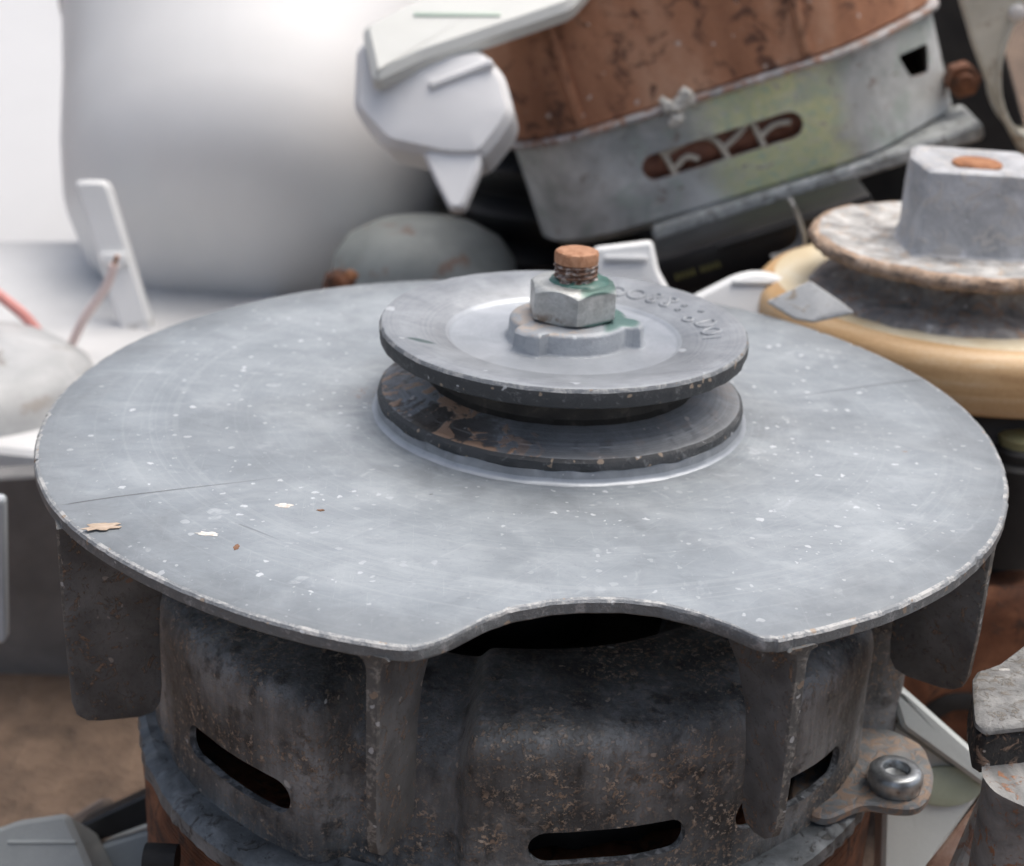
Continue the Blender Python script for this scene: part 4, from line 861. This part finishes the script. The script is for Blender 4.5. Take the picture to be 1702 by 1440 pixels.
# ---------------- right edge: rusty hulk, plastic wedge, iron casting
a5, ax5, loc5 = frame((1600, 1000), (1700, 1000), 45)
t = thing('rusty_hulk', 'dark rusty brown housing behind the right vane', 'housing', a5, ax5)
V, Fc = slab(roundpoly([tuple(loc5(x, y)) for x, y in ((1440, 985), (1760, 985), (1800, 1330), (1440, 1330))], 4, 4), -40, 0, 2); mesh('body', jit(V, .8, .08), Fc, M_RUST, t, 40)
M_TANBAR = mat_generic('tan_dust_steel', [(.3, (.22, .16, .12)), (.7, (.42, .33, .26))], .08, .8, 0, .3)
q = loc5(1690, 945); V, Fc = tube([(q[0] - 24, q[1] - 2.2, -8), (q[0] + 30, q[1] + 3.0, -8)], 2.2, 16); mesh('pipe', V, Fc, M_TANBAR, t, 60)
q = loc5(1590, 1210); V, Fc = clathe([(10, -1), (10, 1.2), (8.6, 1.8), (6, 1.8), (5.6, -1)], 40, (q[0], q[1], 0)); mesh('port', V, Fc, M_DARKVOID, t, 40)
q = ony(1694, 752, 55); t = thing('brass_plug', 'dark plug with dull olive cap in the shade at the right edge', 'plug', q)
V, Fc = clathe([(8, -26), (8, -2), (7, -1), (6.4, -1), (6.4, 1.2), (5.4, 2.2), (1, 2.4)], 40); mesh('body', V, Fc, M_DARKVOID, t, 40); V, Fc = clathe([(5.2, 2.0), (5.4, 4.2), (4.2, 5), (1, 5.2)], 32); mesh('cap', V, Fc, mat_generic('olive_cap', [(.3, (.20, .19, .08)), (.7, (.34, .32, .17))], .2, .5), t, 40)
# white translucent wedge
M_WEDGE = mat_generic('milky_plastic', [(.3, (.48, .51, .49)), (.7, (.63, .66, .64))], .03, .3, 0, .1, dirt=(.38, .27, .2), dirt_amt=.2)
a6, ax6, loc6 = frame((1560, 1320), (1660, 1320), -28, .35)
t = thing('plastic_wedge', 'milky white plastic corner piece between the screw ear and the iron casting', 'wedge', a6, ax6)
V, Fc = slab(roundpoly([tuple(loc6(x, y)) for x, y in ((1475, 1130), (1510, 1150), (1662, 1285), (1648, 1318), (1500, 1210))], 1, 3), -9, 0, .8); mesh('top_edge', V, Fc, M_WEDGE, t, 40)
V, Fc = slab(roundpoly([tuple(loc6(x, y)) for x, y in ((1480, 1195), (1648, 1318), (1560, 1440), (1530, 1560), (1470, 1560))], 1, 3), -12, -4, .8); fw = mesh('web', V, Fc, mat_generic('milky_web', [(.3, (.58, .61, .58)), (.7, (.72, .75, .72))], .03, .35, 0, .1), t, 40)
q = loc6(1578, 1315); V, Fc = clathe([(7, -6), (7, -3.2), (6.2, -2.9), (.5, -2.9)], 40); mesh('oval_boss', [(p[0] * 1.0 + q[0], p[1] * .55 + q[1], p[2]) for p in V], Fc, mat_generic('green_milky', [(.3, (.40, .45, .33)), (.7, (.50, .55, .43))], .1, .4), t, 40)
t, lc = slabthing('rusty_strap', 'thin rusty strap slanting beside the milky plastic wedge', 'strap', [(1540, 1445), (1640, 1320), (1672, 1318), (1690, 1345), (1590, 1560), (1520, 1560)], -48, 2.0, mat_generic('rust_strap', [(.3, (.22, .11, .07)), (.5, (.38, .24, .18)), (.7, (.50, .40, .34))], .12, .8, 0, .5), .4, 1, .4)
# iron casting in the right foreground
p7 = ony(1640, 1212, -78); zc = p7[2]
t = thing('iron_casting', 'chipped pale grey casting with black underside and shaft at the right edge', 'casting', p7)
M_CAST = mat_generic('pale_casting', [(.3, (.12, .12, .118)), (.5, (.20, .20, .196)), (.7, (.30, .30, .29))], .25, .65, .1, .5, dirt=(.15, .13, .105), dirt_amt=.45, speck=(.45, .44, .42))
M_CASTB = mat_generic('black_crust', [(.3, (.012, .012, .012)), (.7, (.045, .042, .04))], .2, .7, 0, .8, dirt=(.30, .20, .14), dirt_amt=.45, speck=(.45, .4, .36))
def flat7(pix, z): return [tuple(onz(x, y, z)[:2] - p7[:2]) for x, y in pix]
top7 = ((1617, 1122), (1630, 1108), (1662, 1098), (1702, 1070), (1790, 1030), (1850, 1180), (1702, 1206), (1640, 1212), (1624, 1200), (1616, 1160))
V, Fc = slab(roundpoly(flat7(top7, zc), .7, 3), -1.6, 0, .5); V = [(p[0], p[1], p[2] + (.5 * math.sin(p[1] * .25) if p[2] > -.8 else 0)) for p in V]; mesh('block', jit(V, .3, .35), Fc, M_CAST, t, 40)
V, Fc = slab(offset(roundpoly(flat7(top7, zc), .7, 3), -.35), -8.6, -1.4, .9); mesh('underside', jit(V, .4, .3), Fc, M_CASTB, t, 40)
sh = onz(1735, 1230, zc) - p7; V, Fc = clathe([(8, -7), (7.6, -8.4), (7.2, -40), (7.0, -60), (6, -61)], 40, (sh[0], sh[1], 0)); mesh('shaft', jit(V, .3, .3), Fc, mat_generic('shaft_grey', [(.3, (.13, .13, .13)), (.5, (.25, .25, .245)), (.7, (.38, .37, .36))], .2, .6, .2, .5, dirt=(.33, .15, .07), dirt_amt=.35, stretch=(1, .3, 1)), t, 40)
t, lc = slabthing('rusty_plate', 'mottled grey and rust plate under the casting in the bottom right corner', 'plate', [(1585, 1450), (1650, 1300), (1690, 1380), (1700, 1560), (1560, 1560)], -66, 4, mat_generic('mottled_plate', [(.3, (.20, .19, .18)), (.5, (.36, .34, .32)), (.7, (.48, .45, .42))], .12, .7, .1, .5, dirt=(.30, .15, .09), dirt_amt=.6), .4, 1, .5)
sc.cycles.max_bounces = 6; sc.cycles.use_adaptive_sampling = True; sc.cycles.adaptive_threshold = 0.03
